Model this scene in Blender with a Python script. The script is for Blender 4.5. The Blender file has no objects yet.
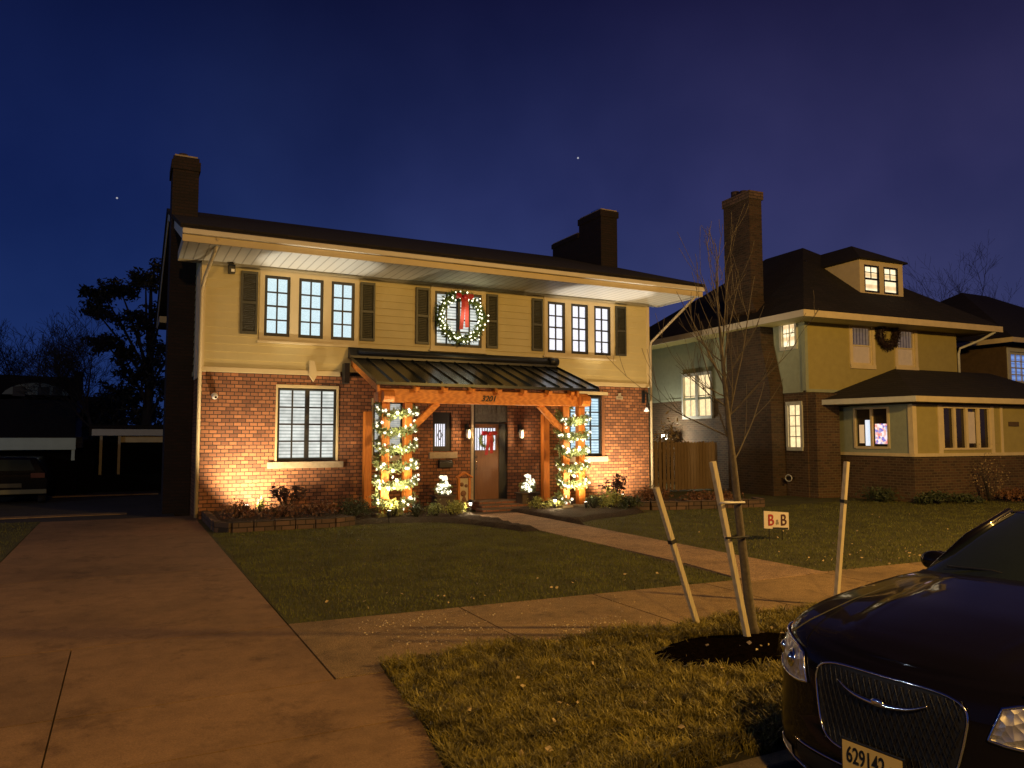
import bpy, bmesh, math, random
from mathutils import Vector, Matrix
from mathutils import noise as mnoise
R = math.radians; PI = math.pi
random.seed(7)
scene = bpy.context.scene
COL = scene.collection

# ------------------------------------------------------------------ materials
def new_mat(name):
    m = bpy.data.materials.new(name); m.use_nodes = True
    nt = m.node_tree; nt.nodes.clear()
    out = nt.nodes.new('ShaderNodeOutputMaterial')
    p = nt.nodes.new('ShaderNodeBsdfPrincipled')
    nt.links.new(p.outputs[0], out.inputs[0])
    return m, nt, p
def node(nt, t, **kw):
    n = nt.nodes.new(t)
    for k, v in kw.items(): setattr(n, k, v)
    return n
def coords(nt, kind='Object', scale=(1,1,1)):
    tc = node(nt, 'ShaderNodeTexCoord'); mp = node(nt, 'ShaderNodeMapping')
    mp.inputs['Scale'].default_value = scale
    nt.links.new(tc.outputs[kind], mp.inputs[0]); return mp.outputs[0]
def ramp(nt, src, stops):
    r = node(nt, 'ShaderNodeValToRGB'); e = r.color_ramp.elements
    while len(e) < len(stops): e.new(0.5)
    for i, (p, c) in enumerate(stops):
        e[i].position = p; e[i].color = (c[0], c[1], c[2], 1)
    nt.links.new(src, r.inputs[0]); return r.outputs[0]
def noise_tex(nt, vec, scale, detail=5, rough=.6):
    n = node(nt, 'ShaderNodeTexNoise'); n.inputs['Scale'].default_value = scale
    n.inputs['Detail'].default_value = detail; n.inputs['Roughness'].default_value = rough
    nt.links.new(vec, n.inputs['Vector']); return n.outputs[0]
def bump(nt, p, h, strength=.3, dist=.02):
    b = node(nt, 'ShaderNodeBump'); b.inputs['Strength'].default_value = strength
    b.inputs['Distance'].default_value = dist
    nt.links.new(h, b.inputs['Height']); nt.links.new(b.outputs[0], p.inputs['Normal'])
def mixc(nt, fac, a, b, mode='MIX'):
    m = node(nt, 'ShaderNodeMix'); m.data_type = 'RGBA'; m.blend_type = mode
    for sock, v in ((m.inputs[0], fac), (m.inputs[6], a), (m.inputs[7], b)):
        if hasattr(v, 'links') or hasattr(v, 'is_linked'): nt.links.new(v, sock)
        elif isinstance(v, (int, float)): sock.default_value = v
        else: sock.default_value = (*v, 1)
    return m.outputs[2]
def plain(name, c, rough=.6, var=.25, scale=6, metal=0, bmp=.15, coat=0, spec=.5, kind='Object', bd=.01):
    m, nt, p = new_mat(name)
    v = coords(nt, kind); n = noise_tex(nt, v, scale)
    lo = tuple(x*(1-var) for x in c); hi = tuple(min(1, x*(1+var)) for x in c)
    nt.links.new(ramp(nt, n, [(.3, lo), (.7, hi)]), p.inputs['Base Color'])
    p.inputs['Roughness'].default_value = rough; p.inputs['Metallic'].default_value = metal
    p.inputs['Coat Weight'].default_value = coat; p.inputs['Specular IOR Level'].default_value = spec
    if bmp: bump(nt, p, noise_tex(nt, v, scale*7), bmp, bd)
    return m
def brick_mat(name, c1, c2, mortar, bw=.26, bh=.1, msize=.012, rough=.85):
    m, nt, p = new_mat(name)
    tc = node(nt, 'ShaderNodeTexCoord'); sx = node(nt, 'ShaderNodeSeparateXYZ'); cx = node(nt, 'ShaderNodeCombineXYZ')
    ad = node(nt, 'ShaderNodeMath', operation='ADD')
    nt.links.new(tc.outputs['Object'], sx.inputs[0]); nt.links.new(sx.outputs[0], ad.inputs[0]); nt.links.new(sx.outputs[1], ad.inputs[1])
    nt.links.new(ad.outputs[0], cx.inputs[0]); nt.links.new(sx.outputs[2], cx.inputs[1])
    nz = node(nt, 'ShaderNodeTexNoise'); nz.inputs['Scale'].default_value = 3.5
    nt.links.new(tc.outputs['Object'], nz.inputs['Vector'])
    vm = node(nt, 'ShaderNodeVectorMath', operation='MULTIPLY_ADD'); vm.inputs[1].default_value = (.02, .012, 0)
    nt.links.new(nz.outputs[1], vm.inputs[0]); nt.links.new(cx.outputs[0], vm.inputs[2])
    b = node(nt, 'ShaderNodeTexBrick'); b.inputs['Scale'].default_value = 1
    b.inputs['Brick Width'].default_value = bw; b.inputs['Row Height'].default_value = bh
    b.inputs['Mortar Size'].default_value = msize; b.inputs['Mortar Smooth'].default_value = .25; b.inputs['Bias'].default_value = 0
    b.inputs['Color1'].default_value = (*c1, 1); b.inputs['Color2'].default_value = (*c2, 1); b.inputs['Mortar'].default_value = (*mortar, 1)
    nt.links.new(vm.outputs[0], b.inputs['Vector'])
    n1 = noise_tex(nt, tc.outputs['Object'], 1.1, 6, .65)
    dirt = ramp(nt, n1, [(.3, (.62, .6, .58)), (.65, (1.1, 1.08, 1.05))])
    nt.links.new(mixc(nt, .8, b.outputs[0], dirt, 'MULTIPLY'), p.inputs['Base Color'])
    p.inputs['Roughness'].default_value = rough
    inv = node(nt, 'ShaderNodeMath', operation='SUBTRACT'); inv.inputs[0].default_value = 1
    nt.links.new(b.outputs[1], inv.inputs[1])
    n2 = noise_tex(nt, tc.outputs['Object'], 30, 3); ad2 = node(nt, 'ShaderNodeMath', operation='MULTIPLY_ADD')
    ad2.inputs[1].default_value = .5; nt.links.new(n2, ad2.inputs[0]); nt.links.new(inv.outputs[0], ad2.inputs[2])
    bump(nt, p, ad2.outputs[0], .9, .015)
    return m
def emis(name, c, s, base=(.8, .8, .8), rough=.4):
    m, nt, p = new_mat(name)
    p.inputs['Base Color'].default_value = (*base, 1); p.inputs['Roughness'].default_value = rough
    p.inputs['Emission Color'].default_value = (*c, 1); p.inputs['Emission Strength'].default_value = s
    return m
def shade_pane(name, hi, lo, s, freq, nscale=3.0, axis=2, duty=.6):
    """lit window glass: louvred or patterned shade glowing behind glass"""
    m, nt, p = new_mat(name)
    tc = node(nt, 'ShaderNodeTexCoord'); sx = node(nt, 'ShaderNodeSeparateXYZ')
    nt.links.new(tc.outputs['Object'], sx.inputs[0])
    mu = node(nt, 'ShaderNodeMath', operation='MULTIPLY'); mu.inputs[1].default_value = freq
    nt.links.new(sx.outputs[axis], mu.inputs[0])
    fr = node(nt, 'ShaderNodeMath', operation='FRACT'); nt.links.new(mu.outputs[0], fr.inputs[0])
    st = ramp(nt, fr.outputs[0], [(0, (0, 0, 0)), (.12, (1, 1, 1)), (duty, (1, 1, 1)), (min(.99, duty+.2), (0, 0, 0))])
    n = noise_tex(nt, tc.outputs['Object'], nscale, 4)
    n_c = ramp(nt, n, [(.3, (.72, .72, .72)), (.7, (1.1, 1.1, 1.1))])
    col = mixc(nt, 1.0, mixc(nt, st, lo, hi), n_c, 'MULTIPLY')
    p.inputs['Base Color'].default_value = (.02, .02, .025, 1); p.inputs['Roughness'].default_value = .08
    nt.links.new(col, p.inputs['Emission Color']); p.inputs['Emission Strength'].default_value = s
    return m
M = {}
M['brick'] = brick_mat('brick_red', (.36, .155, .072), (.16, .065, .034), (.05, .03, .02), .19, .095, .011)
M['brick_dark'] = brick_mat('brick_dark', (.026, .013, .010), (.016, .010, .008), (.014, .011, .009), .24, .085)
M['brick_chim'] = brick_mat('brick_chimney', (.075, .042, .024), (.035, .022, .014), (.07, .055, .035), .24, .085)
M['brick_brown'] = brick_mat('brick_brown', (.12, .066, .034), (.055, .032, .018), (.14, .11, .06), .24, .085)
M['edging'] = brick_mat('edging_stone', (.16, .10, .07), (.10, .07, .05), (.04, .03, .02), .34, .11)
M['step_brick'] = brick_mat('step_brick', (.30, .12, .07), (.22, .09, .05), (.12, .09, .07), .2, .065)
M['siding'] = plain('siding_cream', (.47, .395, .20), .6, .06, 2, bmp=.05)
M['trim'] = plain('trim_cream', (.50, .41, .24), .5, .05, 3, bmp=.04)
M['white'] = plain('trim_white', (.58, .54, .45), .5, .06, 3, bmp=.04)
M['drain'] = plain('downspout_paint', (.36, .31, .22), .5, .1, 4, bmp=0)
M['stone'] = plain('sill_stone', (.34, .28, .20), .8, .15, 14, bmp=.3)
M['shutter'] = plain('shutter_olive', (.035, .035, .024), .5, .15, 5, bmp=.05)
M['black'] = plain('frame_black', (.007, .007, .008), .5, .1, 5, bmp=0)
M['cedar'] = None
M['concrete'] = None
M['soffit'] = None
def wood(name, c1, c2, scale=(1.2, 1.2, 9), rough=.5):
    m, nt, p = new_mat(name)
    v = coords(nt, 'Object', scale)
    w = node(nt, 'ShaderNodeTexWave'); w.inputs['Scale'].default_value = 1.6; w.inputs['Distortion'].default_value = 9
    w.inputs['Detail'].default_value = 3; nt.links.new(v, w.inputs['Vector'])
    n = noise_tex(nt, v, 3)
    c = mixc(nt, .5, ramp(nt, w.outputs[1], [(.1, c1), (.9, c2)]), ramp(nt, n, [(.3, c1), (.7, c2)]))
    nt.links.new(c, p.inputs['Base Color']); p.inputs['Roughness'].default_value = rough
    bump(nt, p, w.outputs[1], .2, .006); return m
M['cedar'] = wood('cedar_timber', (.44, .13, .018), (.70, .25, .04), (5, 5, 1.0))
M['cedar_h'] = wood('cedar_timber_beam', (.44, .13, .018), (.70, .25, .04), (1.0, 5, 6))
M['door'] = wood('door_walnut', (.13, .055, .024), (.20, .09, .04), (6, 6, .8), .38)
M['fence'] = wood('fence_wood', (.13, .085, .04), (.24, .16, .08), (6, 6, .7), .85)
M['stake'] = wood('stake_wood', (.42, .36, .24), (.60, .52, .36), (9, 9, .8), .8)
def soffit_mat():
    m, nt, p = new_mat('soffit_beadboard')
    tc = node(nt, 'ShaderNodeTexCoord'); sx = node(nt, 'ShaderNodeSeparateXYZ'); nt.links.new(tc.outputs['Object'], sx.inputs[0])
    mu = node(nt, 'ShaderNodeMath', operation='MULTIPLY'); mu.inputs[1].default_value = 4.4; nt.links.new(sx.outputs[0], mu.inputs[0])
    fr = node(nt, 'ShaderNodeMath', operation='FRACT'); nt.links.new(mu.outputs[0], fr.inputs[0])
    c = ramp(nt, fr.outputs[0], [(0, (.22, .21, .18)), (.10, (.52, .51, .46)), (.9, (.52, .51, .46)), (1, (.22, .21, .18))])
    nt.links.new(c, p.inputs['Base Color']); p.inputs['Roughness'].default_value = .55
    bump(nt, p, c, .5, .02); return m
M['soffit'] = soffit_mat()
def concrete(name, c, sc=1.0, grit=.25, rough=.85, cracks=True):
    m, nt, p = new_mat(name)
    v = coords(nt, 'Object')
    a = noise_tex(nt, v, .55*sc, 6, .62); b = noise_tex(nt, v, 90, 2, .7); d = noise_tex(nt, v, 5*sc, 5, .7); e = noise_tex(nt, v, 1.7*sc, 8, .75)
    base = ramp(nt, a, [(.28, tuple(x*.62 for x in c)), (.5, c), (.72, tuple(x*1.22 for x in c))])
    g = ramp(nt, b, [(.35, (1-grit,)*3), (.68, (1+grit,)*3)])
    s = ramp(nt, d, [(.33, (.80, .78, .76)), (.6, (1.04, 1.04, 1.04))])
    st = ramp(nt, e, [(.36, (.62, .60, .58)), (.46, (1, 1, 1))])
    col = mixc(nt, 1, mixc(nt, 1, mixc(nt, 1, base, g, 'MULTIPLY'), s, 'MULTIPLY'), st, 'MULTIPLY')
    ge = node(nt, 'ShaderNodeNewGeometry'); col = mixc(nt, 1, col, ramp(nt, ge.outputs['Random Per Island'], [(0, (.86, .86, .87)), (1, (1.10, 1.09, 1.07))]), 'MULTIPLY')
    if cracks:
        ds = node(nt, 'ShaderNodeVectorMath', operation='MULTIPLY_ADD'); ds.inputs[1].default_value = (.9, .9, 0)
        nn = node(nt, 'ShaderNodeTexNoise'); nn.inputs['Scale'].default_value = 1.3; nn.inputs['Detail'].default_value = 6; nt.links.new(v, nn.inputs['Vector'])
        nt.links.new(nn.outputs[1], ds.inputs[0]); nt.links.new(v, ds.inputs[2])
        vo = node(nt, 'ShaderNodeTexVoronoi'); vo.feature = 'DISTANCE_TO_EDGE'; vo.inputs['Scale'].default_value = .30; nt.links.new(ds.outputs[0], vo.inputs['Vector'])
        cr = ramp(nt, vo.outputs[0], [(0, (.35, .33, .3)), (.0022, (.5, .5, .5)), (.0045, (1, 1, 1))])
        col = mixc(nt, 1, col, cr, 'MULTIPLY')
    nt.links.new(col, p.inputs['Base Color'])
    p.inputs['Roughness'].default_value = rough
    ad = node(nt, 'ShaderNodeMath', operation='MULTIPLY_ADD'); ad.inputs[1].default_value = 1.6
    nt.links.new(d, ad.inputs[0]); nt.links.new(b, ad.inputs[2])
    bump(nt, p, ad.outputs[0], .45, .008); return m
M['drive'] = concrete('driveway_concrete', (.225, .135, .072), .8, .2, cracks=False)
M['walk'] = concrete('sidewalk_concrete', (.245, .165, .085), 1.6, .65, cracks=False)
M['path'] = concrete('path_aggregate', (.30, .20, .13), 2, .7, cracks=False)
M['asphalt'] = concrete('asphalt', (.045, .043, .040), 1.2, .35, .8)
M['curb'] = concrete('curb_concrete', (.26, .21, .12), 2, .3, cracks=False)
M['joint'] = plain('joint_dark', (.05, .034, .022), .95, .2, 20)
M['soil'] = plain('lawn_soil', (.050, .050, .009), .95, .4, 1.3, bmp=.6, bd=.03)
M['verge_soil'] = plain('verge_soil', (.035, .030, .010), .95, .4, 3, bmp=.8, bd=.04)
M['mulch'] = plain('mulch', (.006, .004, .003), 1, .5, 18, bmp=1, bd=.04, spec=0)  # tree ring mulch; the car's shadow is painted in as near-black
M['bedmulch'] = plain('bed_mulch', (.050, .032, .020), .95, .5, 22, bmp=1, bd=.05)
M['roof'] = brick_mat('shingles', (.022, .016, .014), (.011, .009, .008), (.005, .004, .004), .32, .085, .012, .95)
M['metal_roof'] = plain('standing_seam_metal', (.055, .058, .05), .26, .1, 2, metal=.85, bmp=.02)
M['gunmetal'] = plain('flashing_metal', (.03, .03, .03), .4, .2, 4, metal=.5, bmp=.05)
M['sage'] = plain('siding_sage_warm_tint', (.36, .31, .11), .75, .08, 4, bmp=.1)  # front siding; yellow lamp light is put into the sage colour
M['sage_trim'] = plain('trim_buff', (.66, .56, .34), .6, .08, 4, bmp=.05)
M['sage_side'] = plain('siding_cool_tint', (.30, .34, .25), .8, .08, 6, bmp=.2)  # same siding on left faces, with the cool light put into its colour
M['darkwall'] = plain('wall_dark_brown', (.09, .06, .035), .85, .2, 5, bmp=.2)
M['nightwall'] = plain('wall_far_dark', (.018, .017, .016), .9, .2, 5, bmp=.1)
M['tyre'] = plain('tyre_rubber', (.02, .02, .02), .8, .1, 10)
M['chrome'] = plain('chrome', (.85, .85, .85), .12, .02, 3, metal=1, bmp=0)
M['bark'] = plain('bark_young', (.11, .09, .065), .85, .3, 25, bmp=.5)
M['bark_dark'] = plain('bark_dark', (.035, .03, .025), .95, .3, 8, bmp=.4)
M['strap'] = plain('rubber_strap', (.015, .015, .015), .7, .1, 8)
M['red'] = plain('ribbon_red', (.32, .004, .010), .45, .15, 8, bmp=.1)
M['pot'] = plain('planter_pot', (.07, .05, .035), .7, .2, 8)
M['snow_glass'] = plain('camera_white', (.75, .73, .7), .4, .05, 5, bmp=0)

def leaf_mat(name, c, var=.5, rough=.55, scale=9):
    m, nt, p = new_mat(name)
    v = coords(nt, 'Object'); n = noise_tex(nt, v, scale, 3)
    nt.links.new(ramp(nt, n, [(.3, tuple(x*(1-var) for x in c)), (.7, tuple(x*(1+var) for x in c))]), p.inputs['Base Color'])
    p.inputs['Roughness'].default_value = rough; return m
M['grass'] = leaf_mat('grass_blades', (.100, .105, .013), .5, .6, 1.6)
M['grass_verge'] = leaf_mat('grass_verge_blades', (.165, .135, .020), .75, .5, 5)
M['box'] = leaf_mat('boxwood_leaf', (.27, .29, .08), .4)
M['green'] = leaf_mat('dark_green_leaf', (.04, .055, .02), .5)
M['wreath_green'] = leaf_mat('fir_green', (.10, .15, .035), .5)
M['burgundy'] = leaf_mat('burgundy_leaf', (.035, .012, .014), .4)
M['brownleaf'] = leaf_mat('dry_brown_leaf', (.16, .075, .035), .5)
M['tan_leaf'] = leaf_mat('tan_leaf', (.30, .22, .12), .4)
M['night_leaf'] = leaf_mat('night_leaf', (.014, .018, .012), .4)
M['dryleaf'] = leaf_mat('fallen_leaf', (.42, .32, .18), .5)
M['crumb'] = leaf_mat('glint_crumb', (.55, .45, .30), .4)  # pale colour stands in for wet glints on the slabs
M['mossy'] = plain('bumper_khaki', (.13, .13, .08), .6, .1, 5, bmp=0)
M['unlit_wall'] = plain('unlit_wall_black', (.006, .006, .006), 1, .1, 5, bmp=0, spec=0)  # near-black paints in the darkness on the garages and low wall
M['bloom'] = emis('lit_blossom', (1, .95, .74), 1.5, (.8, .8, .7))
M['bulb'] = emis('led_bulb', (1, .95, .68), 2.6)
M['pane_up'] = shade_pane('lit_lace_pane', (.72, .90, .94), (.55, .74, .80), 1.15, 34, 60)
M['pane_white'] = shade_pane('lit_white_pane', (.95, .94, 1.0), (.80, .80, .92), 1.25, 34, 30)
M['pane_shutter'] = shade_pane('lit_louvre_pane', (.78, .80, .74), (.40, .44, .40), 1.05, 11.5, 4)
M['pane_shutter_bright'] = shade_pane('lit_louvre_pane_bright', (.66, .90, 1.0), (.32, .52, .66), 1.1, 11.5, 4)
M['pane_mid'] = shade_pane('lit_shade_pane', (.60, .58, .50), (.42, .44, .42), .9, 16, 12)
M['pane_warm'] = shade_pane('lit_warm_curtain_pane', (1.0, .74, .38), (.75, .42, .16), 1.35, 6, 7, 0)
M['pane_warm_attic'] = shade_pane('lit_attic_pane', (1.0, .82, .50), (.75, .5, .25), 1.5, 2.4, 3)
M['pane_blue'] = shade_pane('lit_blue_pane', (.22, .38, .85), (.12, .22, .6), .8, 6, 5)
M['pane_dark'] = plain('dark_glass', (.03, .024, .016), .07, .2, 2, bmp=0)
M['pane_shade'] = plain('pale_roller_shade', (.42, .34, .22), .6, .1, 6, bmp=0); _p = M['pane_shade'].node_tree.nodes['Principled BSDF']; _p.inputs['Emission Color'].default_value = (1, .68, .38, 1); _p.inputs['Emission Strength'].default_value = .10  # weak emission stands in for room light behind the shade
M['pane_curtain'] = shade_pane('dim_curtain_pane', (.20,.13,.08), (.07,.045,.03), .7, 7, 6, 0)  # slight emission added to lift a dark curtain
M['glass_dark'] = plain('tinted_glass', (.02, .028, .028), .05, .1, 2, bmp=0)  # dark tint; its slight teal lift stands in for a reflection

# ------------------------------------------------------------------ mesh builder
OFF = {}
class MB:
    def __init__(s): s.v = []; s.f = []; s.sm = []; s.mi = []
    def add(s, vs, fs, smooth=False):
        b = len(s.v); s.v += [tuple(p) for p in vs]
        for f in fs: s.f.append(tuple(b+i for i in f)); s.sm.append(smooth)
        return s
    def box(s, x0, x1, y0, y1, z0, z1):
        s.add([(x0,y0,z0),(x1,y0,z0),(x1,y1,z0),(x0,y1,z0),(x0,y0,z1),(x1,y0,z1),(x1,y1,z1),(x0,y1,z1)],
              [(0,3,2,1),(4,5,6,7),(0,1,5,4),(1,2,6,5),(2,3,7,6),(3,0,4,7)]); return s
    def beam(s, a, b, w, h, up=(0,0,1)):
        a = Vector(a); b = Vector(b); d = (b-a).normalized(); u = Vector(up)
        sd = d.cross(u)
        if sd.length < 1e-4: sd = d.cross(Vector((0,1,0)))
        sd.normalize(); u = sd.cross(d).normalized()
        vs = []
        for p in (a, b):
            for i, j in ((-1,-1),(1,-1),(1,1),(-1,1)): vs.append(p + sd*(i*w/2) + u*(j*h/2))
        s.add(vs, [(0,1,2,3),(7,6,5,4),(0,4,5,1),(1,5,6,2),(2,6,7,3),(3,7,4,0)]); return s
    def tube(s, pts, rads, n=8, cap=True, smooth=True):
        pts = [Vector(p) for p in pts]
        if not hasattr(rads, '__len__'): rads = [rads]*len(pts)
        rings = []; prev = None
        for i, p in enumerate(pts):
            d = (pts[min(i+1, len(pts)-1)] - pts[max(i-1, 0)])
            if d.length < 1e-9: d = Vector((0,0,1))
            d.normalize()
            if prev is None:
                a = d.orthogonal().normalized()
            else:
                a = prev - d*prev.dot(d)
                a = a.normalized() if a.length > 1e-6 else d.orthogonal().normalized()
            prev = a; b = d.cross(a)
            rings.append([p + (a*math.cos(t*2*PI/n) + b*math.sin(t*2*PI/n))*rads[i] for t in range(n)])
        vs = [q for r in rings for q in r]; fs = []
        for i in range(len(pts)-1):
            for k in range(n): fs.append((i*n+k, i*n+(k+1)%n, (i+1)*n+(k+1)%n, (i+1)*n+k))
        s.add(vs, fs, smooth)
        if cap:
            b = len(s.v)-len(vs)
            s.f.append(tuple(b+k for k in reversed(range(n)))); s.sm.append(False)
            s.f.append(tuple(b+len(vs)-n+k for k in range(n))); s.sm.append(False)
        return s
    def lathe(s, prof, c=(0,0,0), n=16, smooth=True):
        vs = []; fs = []
        for r, z in prof:
            for k in range(n): vs.append((c[0]+r*math.cos(2*PI*k/n), c[1]+r*math.sin(2*PI*k/n), c[2]+z))
        for i in range(len(prof)-1):
            for k in range(n): fs.append((i*n+k, i*n+(k+1)%n, (i+1)*n+(k+1)%n, (i+1)*n+k))
        s.add(vs, fs, smooth); return s
    def ball(s, c, r, n=8, sq=(1,1,1)):
        pr = [(max(.0001, math.sin(PI*i/n)), -math.cos(PI*i/n)) for i in range(n+1)]
        b = len(s.v); s.lathe(pr, (0,0,0), n+2)
        for i in range(b, len(s.v)):
            p = s.v[i]; s.v[i] = (c[0]+p[0]*r*sq[0], c[1]+p[1]*r*sq[1], c[2]+p[2]*r*sq[2])
        return s
    def prism(s, poly, axis, a, b):
        """extrude 2d polygon along axis from a to b"""
        def P(u, v, w):
            return {0:(w,u,v), 1:(u,w,v), 2:(u,v,w)}[axis]
        n = len(poly); vs = [P(u,v,a) for u,v in poly] + [P(u,v,b) for u,v in poly]
        s.add(vs, [tuple(range(n)), tuple(reversed(range(n,2*n)))] + [(i,i+n,(i+1)%n+n,(i+1)%n) for i in range(n)]); return s
    def leaf(s, p, r, asp=.5, d=None):
        a = Vector((random.gauss(0,1), random.gauss(0,1), random.gauss(0,1))).normalized() if d is None else Vector(d).normalized()
        b = a.orthogonal().normalized(); b = Matrix.Rotation(random.uniform(0, 2*PI), 3, a) @ b
        c = a.cross(b); p = Vector(p)
        s.add([p - a*r*.5, p + b*r*asp*.5 + c*r*.08, p + a*r*.5, p - b*r*asp*.5 + c*r*.08], [(0,1,2,3)]); return s
    def build(s, name, mat, parent=None, bevel=0, fix=True):
        me = bpy.data.meshes.new(name)
        off = Vector((0,0,0)); q = parent
        while q is not None:
            if q.name in OFF: off = OFF[q.name]; break
            q = q.parent
        me.from_pydata([tuple(Vector(p)-off) for p in s.v], [], s.f)
        me.polygons.foreach_set('use_smooth', s.sm)
        me.materials.append(mat); me.update()
        if fix and len(s.f) < 20000:
            bm = bmesh.new(); bm.from_mesh(me); bmesh.ops.recalc_face_normals(bm, faces=bm.faces); bm.to_mesh(me); bm.free()
        o = bpy.data.objects.new(name, me); COL.objects.link(o); o.parent = parent
        if bevel:
            md = o.modifiers.new('bevel', 'BEVEL'); md.width = bevel; md.segments = 2; md.limit_method = 'ANGLE'
        return o
def thing(name, label, cat, loc=(0,0,0), rotz=0, group=None, world=False):
    o = bpy.data.objects.new(name, None); COL.objects.link(o)
    o.empty_display_size = .3
    o.location = loc; o.rotation_euler = (0, 0, rotz); o['label'] = label; o['category'] = cat
    if group: o['group'] = group
    if world: OFF[o.name] = Vector(loc)
    return o
def tag(o, label, cat, group=None):
    o['label'] = label; o['category'] = cat
    if group: o['group'] = group
    return o
def struct(o, kind='structure'): o['kind'] = kind; return o
def dup(root, loc, rotz, label=None, scale=None):
    r = root.copy(); COL.objects.link(r); r.location = loc; r.rotation_euler = (0, 0, rotz)
    if scale: r.scale = scale
    if label: r['label'] = label
    for ch in list(root.children):
        c = ch.copy(); COL.objects.link(c); c.parent = r
        for g in list(ch.children):
            d = g.copy(); COL.objects.link(d); d.parent = c
    return r
def wall_holes(mb, x0, x1, z0, z1, y, holes, depth=.14):
    """wall in plane y facing -Y with rectangular holes and reveals"""
    xs = sorted({x0, x1, *[h[0] for h in holes], *[h[1] for h in holes]}); zs = sorted({z0, z1, *[h[2] for h in holes], *[h[3] for h in holes]})
    for i in range(len(xs)-1):
        for j in range(len(zs)-1):
            cx = (xs[i]+xs[i+1])/2; cz = (zs[j]+zs[j+1])/2
            if any(h[0] < cx < h[1] and h[2] < cz < h[3] for h in holes): continue
            mb.add([(xs[i],y,zs[j]),(xs[i+1],y,zs[j]),(xs[i+1],y,zs[j+1]),(xs[i],y,zs[j+1])], [(0,1,2,3)])
    for a, b, c, d in holes:
        mb.add([(a,y,c),(b,y,c),(b,y,d),(a,y,d),(a,y+depth,c),(b,y+depth,c),(b,y+depth,d),(a,y+depth,d)], [(0,4,5,1),(1,5,6,2),(2,6,7,3),(3,7,4,0)])
    return mb
def clapboard(mb, x0, x1, z0, z1, y, step, holes=(), slant=.022, axis=0):
    """real lapped boards; holes (x0,x1,z0,z1)"""
    z = z0
    zb = sorted({h[2] for h in holes} | {h[3] for h in holes})
    while z < z1-1e-4:
        t = min(z+step, z1); brk = [z] + [q for q in zb if z+1e-4 < q < t-1e-4] + [t]
        for a, b in zip(brk, brk[1:]):
            ya = y - slant*(1-(a-z)/step); yb = y - slant*(1-(b-z)/step)
            segs = [(x0, x1)]
            for h in holes:
                if h[2] < (a+b)/2 < h[3]:
                    ns = []
                    for s0, s1 in segs:
                        if h[0] > s0: ns.append((s0, min(s1, h[0])))
                        if h[1] < s1: ns.append((max(s0, h[1]), s1))
                    segs = [q for q in ns if q[1]-q[0] > 1e-4]
            for s0, s1 in segs:
                mb.add([(s0,ya,a),(s1,ya,a),(s1,yb,b),(s0,yb,b)] if axis == 0 else [(ya,s0,a),(ya,s1,a),(yb,s1,b),(yb,s0,b)], [(0,1,2,3)])
                if abs(a-z) < 1e-4:
                    mb.add([(s0,ya,a),(s1,ya,a),(s1,y,a),(s0,y,a)] if axis == 0 else [(ya,s0,a),(ya,s1,a),(y,s1,a),(y,s0,a)], [(0,1,2,3)])
        z = t
    return mb
def window(parent, x0, x1, z0, z1, yf, cols, rows, pane_mat, fw=.05, depth=.07, name='window', frame_mat=None, mullion=False, inner=.038, midrail=True, pane_z=None):
    """frame bars standing from yf to yf+depth, pane behind; faces -Y"""
    mb = MB(); y1 = yf+depth
    mb.box(x0, x1, yf, y1, z0, z0+fw*1.2); mb.box(x0, x1, yf, y1, z1-fw, z1)
    mb.box(x0, x0+fw, yf, y1, z0+fw*1.2, z1-fw); mb.box(x1-fw, x1, yf, y1, z0+fw*1.2, z1-fw)
    bays = [(x0+fw, x1-fw)]
    if mullion:
        c = (x0+x1)/2; mb.box(c-.055, c+.055, yf-.002, y1, z0+fw*1.2, z1-fw); bays = [(x0+fw, c-.055), (c+.055, x1-fw)]
    zm = (z0+z1)/2
    for a, b in bays:
        if midrail: mb.box(a, b, yf+.012, y1, zm-.022, zm+.022)
        for k in range(1, cols):
            x = a+(b-a)*k/cols; mb.box(x-inner/2, x+inner/2, yf+.022, y1-.01, z0+fw, z1-fw)
        for k in range(1, rows):
            z = z0+fw+(z1-z0-2*fw)*k/rows
            if midrail and abs(z-zm) < .05: continue
            mb.box(a, b, yf+.024, y1-.011, z-inner/2, z+inner/2)
    w = mb.build(name, frame_mat or M['black'], parent)
    if pane_mat:
        MB().add([(x0+.01,y1-.006,z0+.01),(x1-.01,y1-.006,z0+.01),(x1-.01,y1-.006,z1-.01),(x0+.01,y1-.006,z1-.01)], [(0,1,2,3)]).build('pane', pane_mat, w)
    return w

# ------------------------------------------------------------------ camera & world
cam = bpy.data.cameras.new('camera'); camo = bpy.data.objects.new('camera', cam); COL.objects.link(camo)
camo.location = (0, 0, 2.0); camo.rotation_euler = (R(90+4.005), 0, R(-27.02))
cam.sensor_width = 36; cam.lens = 757/1024*36; cam.clip_end = 3000; cam.clip_start = .05
scene.camera = camo
W = bpy.data.worlds.new('World'); scene.world = W; W.use_nodes = True
nt = W.node_tree; nt.nodes.clear()
wo = nt.nodes.new('ShaderNodeOutputWorld'); bg = nt.nodes.new('ShaderNodeBackground'); nt.links.new(bg.outputs[0], wo.inputs[0])
tc = node(nt, 'ShaderNodeTexCoord'); sx = node(nt, 'ShaderNodeSeparateXYZ'); nt.links.new(tc.outputs['Generated'], sx.inputs[0])
c_el = ramp(nt, sx.outputs[2], [(0, (.022, .036, .115)), (.12, (.024, .037, .125)), (.30, (.016, .022, .088)), (.52, (.0062, .0068, .034)), (.8, (.004, .004, .018))])
az = ramp(nt, sx.outputs[0], [(0, (.35, .6, .8)), (.12, (.5, .75, .85)), (.45, (1.0, 1.05, 1.05)), (.80, (1.45, 1.1, .95))])
nz = noise_tex(nt, tc.outputs['Generated'], 3.2, 4, .5)
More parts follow.
